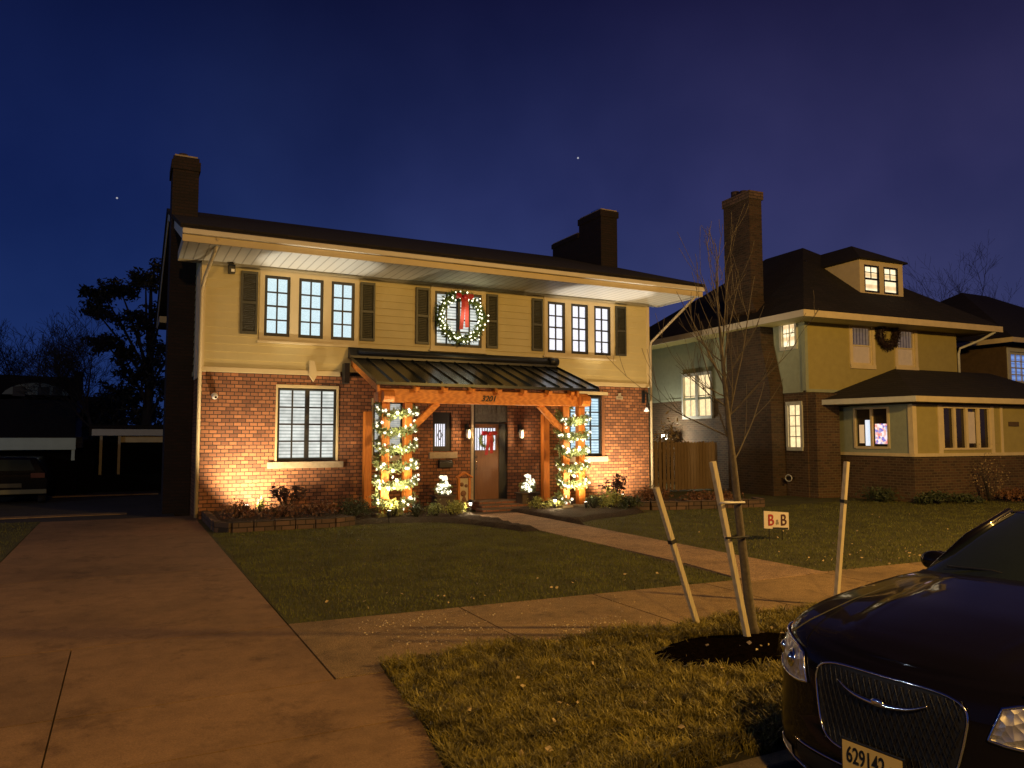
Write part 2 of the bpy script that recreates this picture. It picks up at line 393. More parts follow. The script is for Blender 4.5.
cl = ramp(nt, nz, [(.35, (.78, .80, .85)), (.7, (1.38, 1.26, 1.18))])
colr = mixc(nt, 1, mixc(nt, 1, c_el, az, 'MULTIPLY'), cl, 'MULTIPLY')
def px_dir(x, y):
    p, a = R(4.005), R(27.02)
    fw = Vector((math.sin(a)*math.cos(p), math.cos(a)*math.cos(p), math.sin(p))); r = Vector((math.cos(a), -math.sin(a), 0)); u = r.cross(fw)
    return (fw*757 + r*(x-512) + u*(384-y)).normalized()
for (x, y, s) in ((578, 158, .35), (117, 198, .30)):            # two stars
    d = px_dir(x, y); dp = node(nt, 'ShaderNodeVectorMath', operation='DOT_PRODUCT'); dp.inputs[1].default_value = d
    nm = node(nt, 'ShaderNodeVectorMath', operation='NORMALIZE'); nt.links.new(tc.outputs['Generated'], nm.inputs[0]); nt.links.new(nm.outputs[0], dp.inputs[0])
    gt = node(nt, 'ShaderNodeMath', operation='GREATER_THAN'); gt.inputs[1].default_value = math.cos(R(.062)); nt.links.new(dp.outputs['Value'], gt.inputs[0])
    colr = mixc(nt, gt.outputs[0], colr, (s, s, s*1.1))
nt.links.new(colr, bg.inputs[0]); bg.inputs[1].default_value = 1.2

def lamp(name, kind, loc, power, color, size=.3, target=None, angle=60, blend=.6):
    l = bpy.data.lights.new(name, kind); l.energy = power; l.color = color
    if kind in ('POINT', 'SPOT'): l.shadow_soft_size = size
    if kind == 'SPOT': l.spot_size = R(angle); l.spot_blend = blend
    o = bpy.data.objects.new(name, l); COL.objects.link(o); o.location = loc
    if target is not None:
        o.rotation_euler = (Vector(target)-Vector(loc)).to_track_quat('-Z', 'Y').to_euler()
    return o
SOD = (1, .56, .13); WARM = (1, .74, .42); COOL = (.80, .93, 1.0)

# ------------------------------------------------------------------ ground
def sheet(name, pts, z, mat, kind='structure', th=None):
    mb = MB()
    if th is None: mb.add([(x, y, z) for x, y in pts], [tuple(range(len(pts)))])
    else: mb.prism(pts, 2, z-th, z)
    o = mb.build(name, mat); o['kind'] = kind; return o
def rect(x0, x1, y0, y1): return [(x0,y0),(x1,y0),(x1,y1),(x0,y1)]
sheet('ground', rect(-600, 600, -500, 900), -.12, M['soil'])
ZS = -.03
sheet('road', [(-120,-9),(140,-9),(140,4.0),(10,4.0),(3.9,3.5),(-120,3.5)], ZS, M['asphalt'])
struct(MB().prism([(1.66,3.50),(3.9,3.50),(10,4.0),(140,4.0),(140,4.16),(10,4.16),(3.9,3.66),(1.66,3.66)], 2, -.3, .012).build('curb', M['curb'], bevel=.02))
struct(MB().box(-120, -2.1, 3.50, 3.66, -.3, .012).build('curb', M['curb'], bevel=.02))
sheet('verge', [(1.68,3.66),(3.9,3.66),(10,4.16),(140,4.16),(140,6.45),(2.02,6.62)], 0.0, M['verge_soil'], th=.2)
sheet('verge', [(-120,3.66),(-2.1,3.66),(-2.1,6.6),(-120,6.6)], 0.0, M['verge_soil'], th=.2)
sheet('lawn', [(1.62,8.42),(7.75,8.12),(7.93,12),(7.95,18.6),(7.95,20),(1.6,20)], 0.004, M['soil'], th=.2)
sheet('lawn', [(9.28,7.95),(140,7.7),(140,60),(9.28,60)], 0.004, M['soil'], th=.2)
sheet('lawn', [(-120,8.45),(-1.72,8.45),(-1.72,21.2),(-120,21.2)], 0.004, M['soil'], th=.2)
DX0, DX1 = -1.70, 1.60
# driveway slabs with real open joints
slabs = []
ys = [3.62, 5.26, 6.36, 8.36, 12.4, 16.6, 21.0]
for i in range(len(ys)-1):
    a, b = ys[i]+.009, ys[i+1]-.009
    xr = 1.68 if i == 0 else (1.93 if i == 1 else 1.60)
    if i == 0: xr0, xr1 = 1.64, 1.93
    elif i == 1: xr0, xr1 = 1.93, 2.02
    elif i == 2: xr0, xr1 = 1.93, 1.60
    else: xr0, xr1 = 1.60, 1.60
    if i == 2: xr0 = xr1 = 1.60
    if i < 3: slabs += [[(-2.08,a),(-.391,a),(-.391,b),(-1.95,b)], [(-.379,a),(xr0,a),(xr1,b),(-.379,b)]]
    else: slabs += [[(DX0,a),(DX1,a),(DX1,b),(DX0,b)]]
mb = MB()
for s_ in slabs: mb.prism(s_, 2, -.1, .008)
struct(mb.build('driveway', M['drive']))
sheet('driveway_bed', [(-2.1,3.6),(1.66,3.6),(2.02,6.6),(1.62,8.4),(1.62,21),(-1.72,21),(-1.72,8.4)], -.012, M['joint'])
# rear drive and court
sheet('rear_driveway', rect(-30, 1.2, 21.0, 60), -.008, M['asphalt'])
struct(MB().box(-30, .1, 22.3, 22.75, -.05, .012).build('pavement_strip', M['walk']))
struct(MB().box(-3.0, 1.1, 29.5, 29.8, -.05, .03).build('pavement_strip', M['walk']))
# sidewalk slabs
mb = MB(); xs = [1.606, 3.55, 5.35, 7.1, 9.2, 11.1, 13, 15, 17, 19, 21, 23, 25, 27, 30, 34, 60, 140]
for i in range(len(xs)-1):
    a, b = xs[i]+(.012), xs[i+1]-.008
    f = lambda x: (8.42 - .047*(x-1.6)) if x < 15 else 7.79
    g = lambda x: (6.62 - .03*(x-2)) if x < 15 else 6.23
    if i == 0: mb.prism([(a,6.375),(2.03,6.375),(2.06,6.62),(b,g(b)),(b,f(b)),(a,f(a))], 2, -.1, .010)
    else: mb.prism([(a,g(a)),(b,g(b)),(b,f(b)),(a,f(a))], 2, -.1, .010)
struct(mb.build('sidewalk', M['walk']))
sheet('sidewalk_bed', [(1.62,6.6),(60,6.2),(60,7.8),(15,7.8),(1.62,8.45)], -.006, M['joint'])
mb = MB()
for i in range(9): mb.box(-3.8-i*1.8, -2.02-i*1.8, 6.6, 8.4, -.1, .01)
struct(mb.build('sidewalk', M['walk']))
# front path
mb = MB(); yy = [7.95, 9.6, 11.2, 12.8, 14.4, 16.0, 17.9]
for i in range(len(yy)-1):
    mb.prism([(7.93 if i else 7.75, yy[i]+.008), (9.27, yy[i]+.008), (9.27, yy[i+1]-.008), (7.95, yy[i+1]-.008)], 2, -.1, .016)
struct(mb.build('front_path', M['path']))
sheet('path_bed', [(7.8,8.0),(9.28,8.0),(9.28,18.5),(7.9,18.5)], .002, M['joint'])
# planting beds (mounded mulch)
def mound(name, poly, z0, h, mat, res=.28):
    """height-field mulch bed inside polygon bounds, with noise"""
    xs = [p[0] for p in poly]; ys_ = [p[1] for p in poly]
    bm = bmesh.new()
    vs = [bm.verts.new((x, y, 0)) for x, y in poly]; bm.faces.new(vs)
    bmesh.ops.triangulate(bm, faces=bm.faces)
    for _ in range(4):
        es = [e for e in bm.edges if e.calc_length() > res]
        if not es: break
        bmesh.ops.subdivide_edges(bm, edges=es, cuts=1); bmesh.ops.triangulate(bm, faces=bm.faces)
    for v in bm.verts:
        edge = v.is_boundary
        v.co.z = z0 + (0 if edge else h + .04*mnoise.noise(Vector((v.co.x*2.5, v.co.y*2.5, 0))))
    me = bpy.data.meshes.new(name); bm.to_mesh(me); bm.free(); me.materials.append(mat)
    for p in me.polygons: p.use_smooth = True
    o = bpy.data.objects.new(name, me); COL.objects.link(o); o['kind'] = 'structure'; return o
mound('planting_bed', [(1.85,17.0),(4.25,17.0),(4.6,17.2),(4.6,20),(1.85,20)], .15, .06, M['bedmulch'])
mound('planting_bed', [(4.6,17.15),(5.6,17.0),(6.6,16.7),(7.1,15.9),(7.55,14.2),(7.92,14.2),(7.92,18.4),(8.6,19.2),(8.6,20),(4.6,20)], .012, .09, M['bedmulch'])
mound('planting_bed', [(9.3,14.6),(9.6,15.2),(10.3,15.6),(11.3,15.9),(12.3,16.4),(12.7,17.2),(14.5,16.9),(15.3,17.2),(15.3,20),(10.3,20),(10.3,18.6),(9.3,18.4)], .012, .09, M['bedmulch'])
mound('shaded_mulch_ring', [(5.15+.95*math.cos(t*PI/12)*1.0, 5.45+.52*math.sin(t*PI/12)) for t in range(24)], .006, .05, M['mulch'], .2)

def edging(name, pts, h, w, label):
    mb = MB()
    for (a, b) in zip(pts, pts[1:]):
        a = Vector((*a, 0)); b = Vector((*b, 0)); L = (b-a).length; n = max(1, int(L/.36)); d = (b-a)/n
        for i in range(n):
            hh = h*random.uniform(.94, 1.05); j = random.uniform(-.012, .012)
            s_ = Vector((-d.y, d.x, 0)).normalized()*j
            mb.beam(a+d*(i+.02)+s_+Vector((0,0,hh/2-.02)), a+d*(i+.98)+s_+Vector((0,0,hh/2-.02)), w, hh+.04)
    o = mb.build(name, M['edging'], bevel=.012); tag(o, label, 'edging'); return o
edging('stone_edging', [(1.80,20.0),(1.80,17.2),(2.05,16.92),(4.2,16.92),(4.7,17.15)], .22, .16, 'low stone edging along the bed at the left corner of the brick house')
edging('stone_edging', [(12.6,17.25),(12.9,16.95),(14.3,16.55),(15.3,16.4),(16.3,16.2),(16.6,16.8)], .24, .18, 'low reddish stone edging round the bed at the right corner of the brick house')

# ------------------------------------------------------------------ grass (stuff)
def in_poly(x, y, poly):
    c = False; j = len(poly)-1
    for i in range(len(poly)):
        xi, yi = poly[i]; xj, yj = poly[j]
        if (yi > y) != (yj > y) and x < (xj-xi)*(y-yi)/(yj-yi)+xi: c = not c
        j = i
    return c
def grass(name, poly, n, hmin, hmax, wd, mat, label, clump=0, bias=1.0, holes=()):
    rnd = random.Random(hash(name) % 999 + n)
    x0 = min(p[0] for p in poly); x1 = max(p[0] for p in poly); y0 = min(p[1] for p in poly); y1 = max(p[1] for p in poly)
    vs = []; fs = []; k = 0; t = 0
    while k < n and t < n*6:
        t += 1
        x = x0+(x1-x0)*rnd.random()**bias; y = y0+(y1-y0)*rnd.random()**bias
        if not in_poly(x, y, poly): continue
        if any(((x-h[0])/h[2])**2+((y-h[1])/h[3])**2 < rnd.uniform(.75, 1.1) for h in holes): continue
        c = .5+.5*mnoise.noise(Vector((x*2.3, y*2.3, 3))) + .35*mnoise.noise(Vector((x*6, y*6, 9)))
        if clump and rnd.random() > .12+c: continue
        h = rnd.uniform(hmin, hmax)*(1+clump*(c-.5)*2.2)
        a = rnd.uniform(0, 2*PI); lean = rnd.uniform(.15, 1.1 if clump else .7)*h
        dx, dy = math.cos(a)*lean, math.sin(a)*lean; b = rnd.uniform(0, 2*PI); wx, wy = math.cos(b)*wd/2, math.sin(b)*wd/2
        i = len(vs)
        vs += [(x-wx,y-wy,0),(x+wx,y+wy,0),(x+dx*.4+wx*.7,y+dy*.4+wy*.7,h*.62),(x+dx*.4-wx*.7,y+dy*.4-wy*.7,h*.62),(x+dx,y+dy,h*.95)]
        fs += [(i,i+1,i+2,i+3),(i+3,i+2,i+4)]; k += 1
    me = bpy.data.meshes.new(name); me.from_pydata(vs, [], fs); me.materials.append(mat)
    o = bpy.data.objects.new(name, me); COL.objects.link(o); o['kind'] = 'stuff'; o['label'] = label; o['category'] = 'grass'; return o
def tufts(name, poly, n, mat, label, holes=()):
    rnd = random.Random(11); vs = []; fs = []; k = 0
    x0 = min(p[0] for p in poly); x1 = max(p[0] for p in poly); y0 = min(p[1] for p in poly); y1 = max(p[1] for p in poly)
    while k < n:
        cx = x0+(x1-x0)*rnd.random()**1.25; cy = rnd.uniform(y0, y1)
        if not in_poly(cx, cy, poly): continue
        if any(((cx-h[0])/h[2])**2+((cy-h[1])/h[3])**2 < rnd.uniform(.8, 1.1) for h in holes): continue
        k += 1
        c = .5+.5*mnoise.noise(Vector((cx*1.6, cy*1.6, 3)))+.3*mnoise.noise(Vector((cx*5, cy*5, 9)))
        H_ = max(.03, .045+.085*c+rnd.gauss(0,.012)); A = rnd.uniform(0, 2*PI); w = rnd.uniform(.3, 1.1)
        for _ in range(20):
            a = A+rnd.gauss(0, .9) if rnd.random() < .6 else rnd.uniform(0, 2*PI)
            r_ = rnd.uniform(0, .05); x = cx+r_*math.cos(a); y = cy+r_*math.sin(a); h = H_*rnd.uniform(.5, 1.2); l = h*w*rnd.uniform(.5, 1.7); dx, dy = math.cos(a)*l, math.sin(a)*l
            b = a+PI/2+rnd.gauss(0,.4); q = rnd.uniform(.0025, .0048); wx, wy = math.cos(b)*q, math.sin(b)*q; i = len(vs); dr = rnd.uniform(.35, .95)
            vs += [(x-wx,y-wy,0),(x+wx,y+wy,0),(x+dx*.35+wx*.9,y+dy*.35+wy*.9,h*.6),(x+dx*.35-wx*.9,y+dy*.35-wy*.9,h*.6),(x+dx*.8+wx*.6,y+dy*.8+wy*.6,h*.85),(x+dx*.8-wx*.6,y+dy*.8-wy*.6,h*.85),(x+dx*1.25,y+dy*1.25,h*dr)]
            fs += [(i,i+1,i+2,i+3),(i+3,i+2,i+4,i+5),(i+5,i+4,i+6)]
    me = bpy.data.meshes.new(name); me.from_pydata(vs, [], fs); me.materials.append(mat)
    o = bpy.data.objects.new(name, me); COL.objects.link(o); o['kind'] = 'stuff'; o['label'] = label; o['category'] = 'grass'; return o
tufts('verge_grass', [(1.76,3.70),(3.9,3.70),(9.5,4.16),(11,6.36),(2.08,6.58)], 5200, M['grass_verge'], 'shaggy yellow green grass of the strip between pavement and kerb', [(5.15,5.45,.98,.52)])
False and grass('verge_grass', [(1.72,3.70),(3.9,3.70),(9.5,4.16),(12,6.36),(2.06,6.60)], 80000, .035, .105, .007, M['grass_verge'], 'shaggy yellow green grass of the strip between pavement and kerb', 1.0, 1.15, [(5.15,5.45,.92,.5)])
grass('lawn_grass', [(1.63,8.40),(7.72,8.12),(7.92,12),(7.92,14.2),(7.5,14.2),(7.0,15.9),(6.5,16.7),(5.6,16.95),(4.3,16.85),(1.66,16.85)], 60000, .022, .045, .008, M['grass'], 'short green grass of the front lawn left of the path')
grass('lawn_grass', [(9.3,7.97),(24,7.85),(24,14.5),(20,16.5),(16.8,16.1),(13,16.6),(11.3,15.8),(9.6,15.1),(9.3,14.4)], 60000, .022, .05, .009, M['grass'], 'short green grass of the lawn right of the path')
grass('lawn_grass', [(-9,8.5),(-1.76,8.5),(-1.76,21.1),(-9,21.1)], 22000, .022, .045, .009, M['grass'], 'short grass of the lawn on the far side of the driveway')
grass('verge_grass', [(-8,3.72),(-2.14,3.72),(-2.14,6.56),(-8,6.56)], 14000, .03, .07, .008, M['grass_verge'], 'grass of the kerb strip on the far side of the driveway')
def leaves(name, regs, n, mat, label, sz=(.025,.06)):
    mb = MB(); rnd = random.Random(5)
    for _ in range(n):
        r = rnd.choice(regs); x = rnd.uniform(r[0], r[1]); y = rnd.uniform(r[2], r[3]); z = rnd.uniform(*r[4])
        mb.leaf((x, y, z), rnd.uniform(*sz), .7, (rnd.gauss(0,1), rnd.gauss(0,1), .25))
    o = mb.build(name, mat, fix=False); o['kind'] = 'stuff'; o['label'] = label; o['category'] = 'leaves'
leaves('fallen_leaves', [(2.2,8.5,3.9,6.4,(.04,.10)), (2.2,7.5,4.0,6.3,(.03,.08)), (10,20,8.2,14,(.03,.06)), (10,16,8.2,10,(.03,.06)), (2.2,7.5,3.9,6.3,(.04,.09)), (2.2,7.6,8.4,9.4,(.02,.05)), (9.5,13,7.9,9,(.03,.05))], 300, M['dryleaf'], 'pale dry fallen leaves scattered over the grass')
leaves('glint_crumbs', [(2.2,3.6,6.8,8.2,(.014,.02)), (2.4,3.4,6.9,8.1,(.014,.02)), (4.0,4.9,6.6,7.2,(.014,.02)), (2,7,6.7,8.2,(.014,.018))], 900, M['crumb'], 'tiny leaf crumbs and grit coloured pale as wet glints on the pavement slabs', (.008,.026))

# ------------------------------------------------------------------ brick house
H = thing('brick_house', 'two storey brick and cream siding house with lit windows and dark shutters', 'house', (8.4, 20, 0), world=True)
HX0, HX1, HY0, HY1 = 1.6, 15.2, 20.0, 31.8
ZB, ZT = 3.62, 6.37
low_wins = [(3.43,5.01,1.37,3.32), (5.95,6.87,1.50,3.02), (7.70,8.27,1.60,2.70), (11.85,13.42,1.40,3.32)]
mb = wall_holes(MB(), HX0, HX1, -.1, ZB, HY0, low_wins + [(8.93,10.07,.19,3.09)], .16)
mb.add([(HX0,HY0,-.1),(HX0,HY1,-.1),(HX0,HY1,ZB),(HX0,HY0,ZB)], [(0,1,2,3)])
mb.add([(HX1,HY0,-.1),(HX1,HY1,-.1),(HX1,HY1,ZB),(HX1,HY0,ZB)], [(0,1,2,3)])
mb.add([(HX0,HY1,-.1),(HX1,HY1,-.1),(HX1,HY1,ZT),(HX0,HY1,ZT)], [(0,1,2,3)])
wall = mb.build('wall', M['brick'], H, fix=False)
up_panels = [(2.95,5.52,4.45,6.30), (7.60,9.30,4.47,6.28), (11.28,13.84,4.47,6.30)]
mb = clapboard(MB(), HX0, HX1, ZB+.11, ZT, HY0-.012, .20, up_panels)
RZ = 9.12; RY = 26.0
for X, sg in ((HX0-.012, 1), (HX1+.012, -1)):
    clapboard(mb, HY0-.012, HY1, ZB+.11, ZT, X, .20, slant=.022*sg, axis=1)
    mb.add([(X,HY0,ZT),(X,HY1,ZT),(X,RY,RZ-.15)], [(0,1,2)])
mb.build('siding', M['siding'], H, fix=False)
for q in ((HX0-.05, 5.05, HY0-.055, HY0+.02), (11.6, HX1+.05, HY0-.055, HY0+.02), (HX0-.05, HX0, HY0+.02, HY1), (HX1, HX1+.05, HY0+.02, HY1)): MB().box(*q, ZB-.01, ZB+.115).build('belt_board', M['trim'], H, .006)
for q in ((HX0-.04, HX0+.07), (HX1-.07, HX1+.04)): MB().box(*q, HY0-.05, HY0-.004, ZB+.115, ZT).build('corner_board', M['trim'], H)
MB().box(HX0, HX1, HY0-.06, HY0-.006, ZT-.07, ZT-.001).build('frieze', M['trim'], H)
# trim panels round upstairs windows
sash = {0: [(3.07,3.71),(3.93,4.57),(4.78,5.41)], 1: [(7.72,9.18)], 2: [(11.40,12.02),(12.24,12.86),(13.09,13.71)]}
for k, pn in enumerate(up_panels):
    holes = [(a, b, 4.58, 6.15) for a, b in sash[k]]
    mb = wall_holes(MB(), pn[0], pn[1], pn[2], pn[3], HY0-.05, holes, .12)
    x0, x1, z0, z1 = pn; y0, y1 = HY0-.05, HY0+.05
    mb.add([(x0,y0,z0),(x1,y0,z0),(x1,y0,z1),(x0,y0,z1),(x0,y1,z0),(x1,y1,z0),(x1,y1,z1),(x0,y1,z1)], [(0,4,5,1),(1,5,6,2),(2,6,7,3),(3,7,4,0)])
    mb.box(x0-.04, x1+.04, y0-.05, y0+.01, z0-.05, z0-.001)
    mb.box(x0-.02, x1+.02, y0-.03, y0+.01, z1+.001, z1+.035)
    mb.build('window_trim', M['trim'], H, fix=False)
    pm = (M['pane_up'], M['pane_shutter'], M['pane_white'])[k]
    for a, b in sash[k]: window(H, a, b, 4.58, 6.15, HY0-.035, 2, 4, pm, fw=.07, mullion=(k == 1))
# shutters
def louvre_shutter(x0, x1, z0, z1):
    mb = MB(); y0, y1 = HY0-.085, HY0-.035; w = .05
    mb.box(x0, x0+w, y0, y1, z0, z1); mb.box(x1-w, x1, y0, y1, z0, z1)
    zm = (z0+z1)/2
    for z in (z0, zm-.035, z1-.07): mb.box(x0+w, x1-w, y0+.003, y1-.002, z, z+.07)
    for lo, hi in ((z0+.07, zm-.035), (zm+.035, z1-.07)):
        n = 15
        for i in range(n):
            z = lo+(hi-lo)*(i+.5)/n; mb.beam((x0+w, y0+.024, z), (x1-w, y0+.024, z), .034, .007, (0, -.6, .8))
    mb.box(x0+w, x1-w, y1-.006, y1-.001, z0+.07, z1-.07)
    return mb.build('shutter', M['shutter'], H)
for a, b in ((2.49,2.90),(5.57,5.97),(7.15,7.55),(9.34,9.70),(10.85,11.22),(13.90,14.30)): louvre_shutter(a, b, 4.60, 6.20)
# ground floor windows
def lowwin(x0, x1, z0, z1, cols, rows, pm, mull, sill=True, trim=True):
    w = window(H, x0+.03, x1-.03, z0+.02, z1-.05, HY0+.05, cols, rows, pm, fw=.06, mullion=mull, depth=.08)
    if trim:
        MB().box(x0-.02, x0+.03, HY0-.02, HY0+.06, z0, z1-.001).box(x1-.03, x1+.02, HY0-.02, HY0+.06, z0, z1-.001).box(x0-.02, x1+.02, HY0-.022, HY0+.06, z1-.05, z1+.03).build('casing', M['trim'], w, .006)
    if sill: MB().box(x0-.20, x1+.16, HY0-.05, HY0+.06, z0-.17, z0-.004).build('sill', M['stone'], w, .01)
    return w
lowwin(3.43,5.01,1.37,3.32, 2, 4, M['pane_shutter'], True)
lowwin(5.95,6.87,1.50,3.02, 1, 2, M['pane_mid'], True)
w = lowwin(11.85,13.42,1.40,3.32, 2, 4, M['pane_shutter_bright'], True, trim=False)
for q in ((11.80,11.90),(13.37,13.47)): MB().box(*q,HY0-.02,HY0+.06,1.40,3.30).build('casing', M['door'], w)
MB().box(12.5,13.6,HY0-.03,HY0+.05,3.32,3.42).build('head_casing', M['trim'], w)
# small leaded window
mb = MB(); x0, x1, z0, z1 = 7.70, 8.27, 1.60, 2.70; yy0 = HY0+.04
mb.box(x0, x0+.08, yy0, yy0+.07, z0, z1).box(x1-.17, x1, yy0, yy0+.07, z0, z1).box(x0+.08, x1-.17, yy0, yy0+.07, z0, z0+.14).box(x0+.08, x1-.17, yy0, yy0+.07, z1-.33, z1)
a, b, c, d = x0+.08, x1-.17, z0+.14, z1-.33
for k in range(1, 5):
    x = a+(b-a)*k/5; mb.box(x-.008, x+.008, yy0+.04, yy0+.055, c, d)
cx, cz = (a+b)/2, (c+d)/2
for q in ((-.07,0,0,.14),(0,.14,.07,0),(.07,0,0,-.14),(0,-.14,-.07,0)): mb.beam((cx+q[0],yy0+.035,cz+q[1]),(cx+q[2],yy0+.035,cz+q[3]),.02,.02)
w = mb.build('window', M['black'], H)
MB().add([(a,yy0+.062,c),(b,yy0+.062,c),(b,yy0+.062,d),(a,yy0+.062,d)],[(0,1,2,3)]).build('pane', M['pane_white'], w)
MB().box(7.58, 8.42, HY0-.09, HY0+.05, 1.40, 1.575).build('sill', M['stone'], w, .01)
# door
mb = MB(); y0 = HY0+.08
mb.box(8.935, 9.00, HY0-.01, y0+.08, .20, 3.08).box(9.80, 10.065, HY0+.06, y0+.085, .20, 2.40).box(9.0, 9.8, y0-.02, y0+.06, 2.38, 2.44)
DF = mb.build('door_frame', M['black'], H)
mb = MB(); a, b, c, d = 9.00, 9.80, .20, 2.38
gx0, gx1, gz0, gz1 = 9.02, 9.70, 1.62, 2.26
wall_holes(mb, a, b, c, d, y0, [(gx0, gx1, gz0, gz1)], .04)
mb.box(a, b, y0+.04, y0+.05, c, gz0)
for z in (.34,): mb.box(a+.10, b-.10, y0-.012, y0+.001, z, 1.02).box(a+.10, b-.10, y0-.012, y0+.001, 1.10, 1.50)
D = mb.build('door', M['door'], H, fix=False)
mb = MB()
for k in range(1, 8):
    x = gx0+(gx1-gx0)*k/8; mb.box(x-.011, x+.011, y0+.015, y0+.03, gz0, gz1)
mb.build('leading', M['black'], D)
MB().add([(gx0,y0+.035,gz0),(gx1,y0+.035,gz0),(gx1,y0+.035,gz1),(gx0,y0+.035,gz1)],[(0,1,2,3)]).build('pane', M['pane_white'], D)
MB().tube([(9.06,y0-.02,1.05),(9.06,y0-.06,1.05),(9.06,y0-.06,1.28),(9.06,y0-.02,1.28)], .012, 6).ball((9.06,y0-.02,1.42), .03).build('handle', M['chrome'], D)
mb = MB().box(9.0, 10.06, y0-.03, y0+.08, 2.44, 3.08)
for k in range(6): mb.box(9.10+k*.155, 9.21+k*.155, y0-.045, y0-.031, 2.70, 3.0)
mb.build('transom', plain('transom_bronze', (.09, .085, .075), .5, .3, 14), H)
MB().box(8.86, 8.935, HY0-.05, HY0+.02, .20, 3.05).build('door_casing', M['stone'], H)
MB().box(8.85, 10.25, 19.35, 20.02, -.05, .19).build('threshold_step', M['step_brick'], H, .01)
MB().box(8.75, 10.5, 18.95, 19.345, -.05, .125).build('threshold_step', M['step_brick'], H, .01)
MB().box(8.55, 10.75, 18.45, 18.945, -.05, .065).build('threshold_step', M['step_brick'], H, .01)
# roof
EY, EYB = 18.15, 33.85; EX0, EX1 = 1.0, 15.95; EZ = 6.66
mb = MB(); t = .10
prof = [(EY-.06, EZ), (RY, RZ), (EYB+.06, EZ), (EYB+.06, EZ+t), (RY, RZ+t+.03), (EY-.06, EZ+t)]
mb.prism(prof, 0, EX0-.05, EX1+.05)
roof = mb.build('roof', M['roof'], H)
mb = MB()
mb.prism([(EY, ZT+.002), (EY, EZ), (EY+.03, EZ), (EY+.03, ZT+.002)], 0, EX0, EX1)
mb.build('fascia', M['trim'], H)
g = MB().box(EX0-.01, EX1+.01, EY-.10, EY-.005, EZ-.13, EZ-.005).build('gutter', M['white'], H, .02)
MB().box(EX0+.03, EX1-.03, EY+.03, HY0+.0, ZT, ZT+.02).build('soffit', M['soffit'], H)
mb = MB()
for X0, X1 in ((EX0, EX0+.03), (EX1-.03, EX1)):
    MB().prism([(EY+.03, EZ-.24), (RY, RZ-.24), (EYB, EZ-.24), (EYB, EZ), (RY, RZ), (EY+.03, EZ)], 0, X0, X1).build('rake_board', M['white'], H)
mb = MB()
for X0, X1 in ((EX0+.03, HX0-.03), (HX1+.03, EX1-.03)):
    MB().box(X0, X1, EY+.03, 20.35, ZT+.022, EZ-.05).box(X0, X1, HY0+.002, 20.35, ZT, ZT+.024).build('eave_return', M['trim'], H)
    MB().box(X0, X1, EYB-2.2, EYB, ZT, EZ-.05).build('eave_return', M['trim'], H)
# white lower end box at the rear of the left eave
# chimneys
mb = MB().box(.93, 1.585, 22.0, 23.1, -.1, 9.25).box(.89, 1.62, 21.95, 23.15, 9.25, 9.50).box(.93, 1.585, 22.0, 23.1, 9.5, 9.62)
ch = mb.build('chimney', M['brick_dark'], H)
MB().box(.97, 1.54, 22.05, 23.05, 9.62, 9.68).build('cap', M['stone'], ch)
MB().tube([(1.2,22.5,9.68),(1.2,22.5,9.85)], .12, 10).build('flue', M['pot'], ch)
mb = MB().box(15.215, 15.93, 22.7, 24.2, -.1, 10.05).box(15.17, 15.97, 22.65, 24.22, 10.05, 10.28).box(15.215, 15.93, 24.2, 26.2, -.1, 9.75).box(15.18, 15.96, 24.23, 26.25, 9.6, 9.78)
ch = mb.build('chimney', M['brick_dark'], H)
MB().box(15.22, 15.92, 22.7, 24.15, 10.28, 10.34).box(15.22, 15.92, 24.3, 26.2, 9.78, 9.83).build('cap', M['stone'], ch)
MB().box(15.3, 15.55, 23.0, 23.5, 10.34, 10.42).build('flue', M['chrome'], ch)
# downspouts
MB().tube([(1.75,18.12,6.5),(1.72,18.5,6.3),(1.62,19.7,5.9),(1.58,19.9,5.6),(1.58,19.9,.05)], .045, 8).build('downspout', M['trim'], H)
MB().tube([(15.75,18.2,6.5),(15.72,18.3,6.32),(15.27,19.9,5.1),(15.24,19.9,4.9),(15.24,19.9,.05)], .040, 8).build('downspout', M['drain'], H)
# lattice-like vertical siding strip on the side return
mb = MB()
for k in range(3): mb.box(HX0-.06, HX0-.035, 20.15+k*.42, 20.42+k*.42, ZB-.15, ZT-.02)
mb.build('side_board', M['white'], H)
MB().box(5.10, 5.24, HY0-.30, HY0-.03, 3.42, 3.95).build('leader_box', M['gunmetal'], H, .01)
# small kneed cream shape added under the belt board
MB().prism([(4.22,3.98),(4.34,3.98),(4.42,3.62),(4.33,3.44),(4.22,3.60)], 1, HY0-.16, HY0-.057).build('bracket', M['trim'], H)
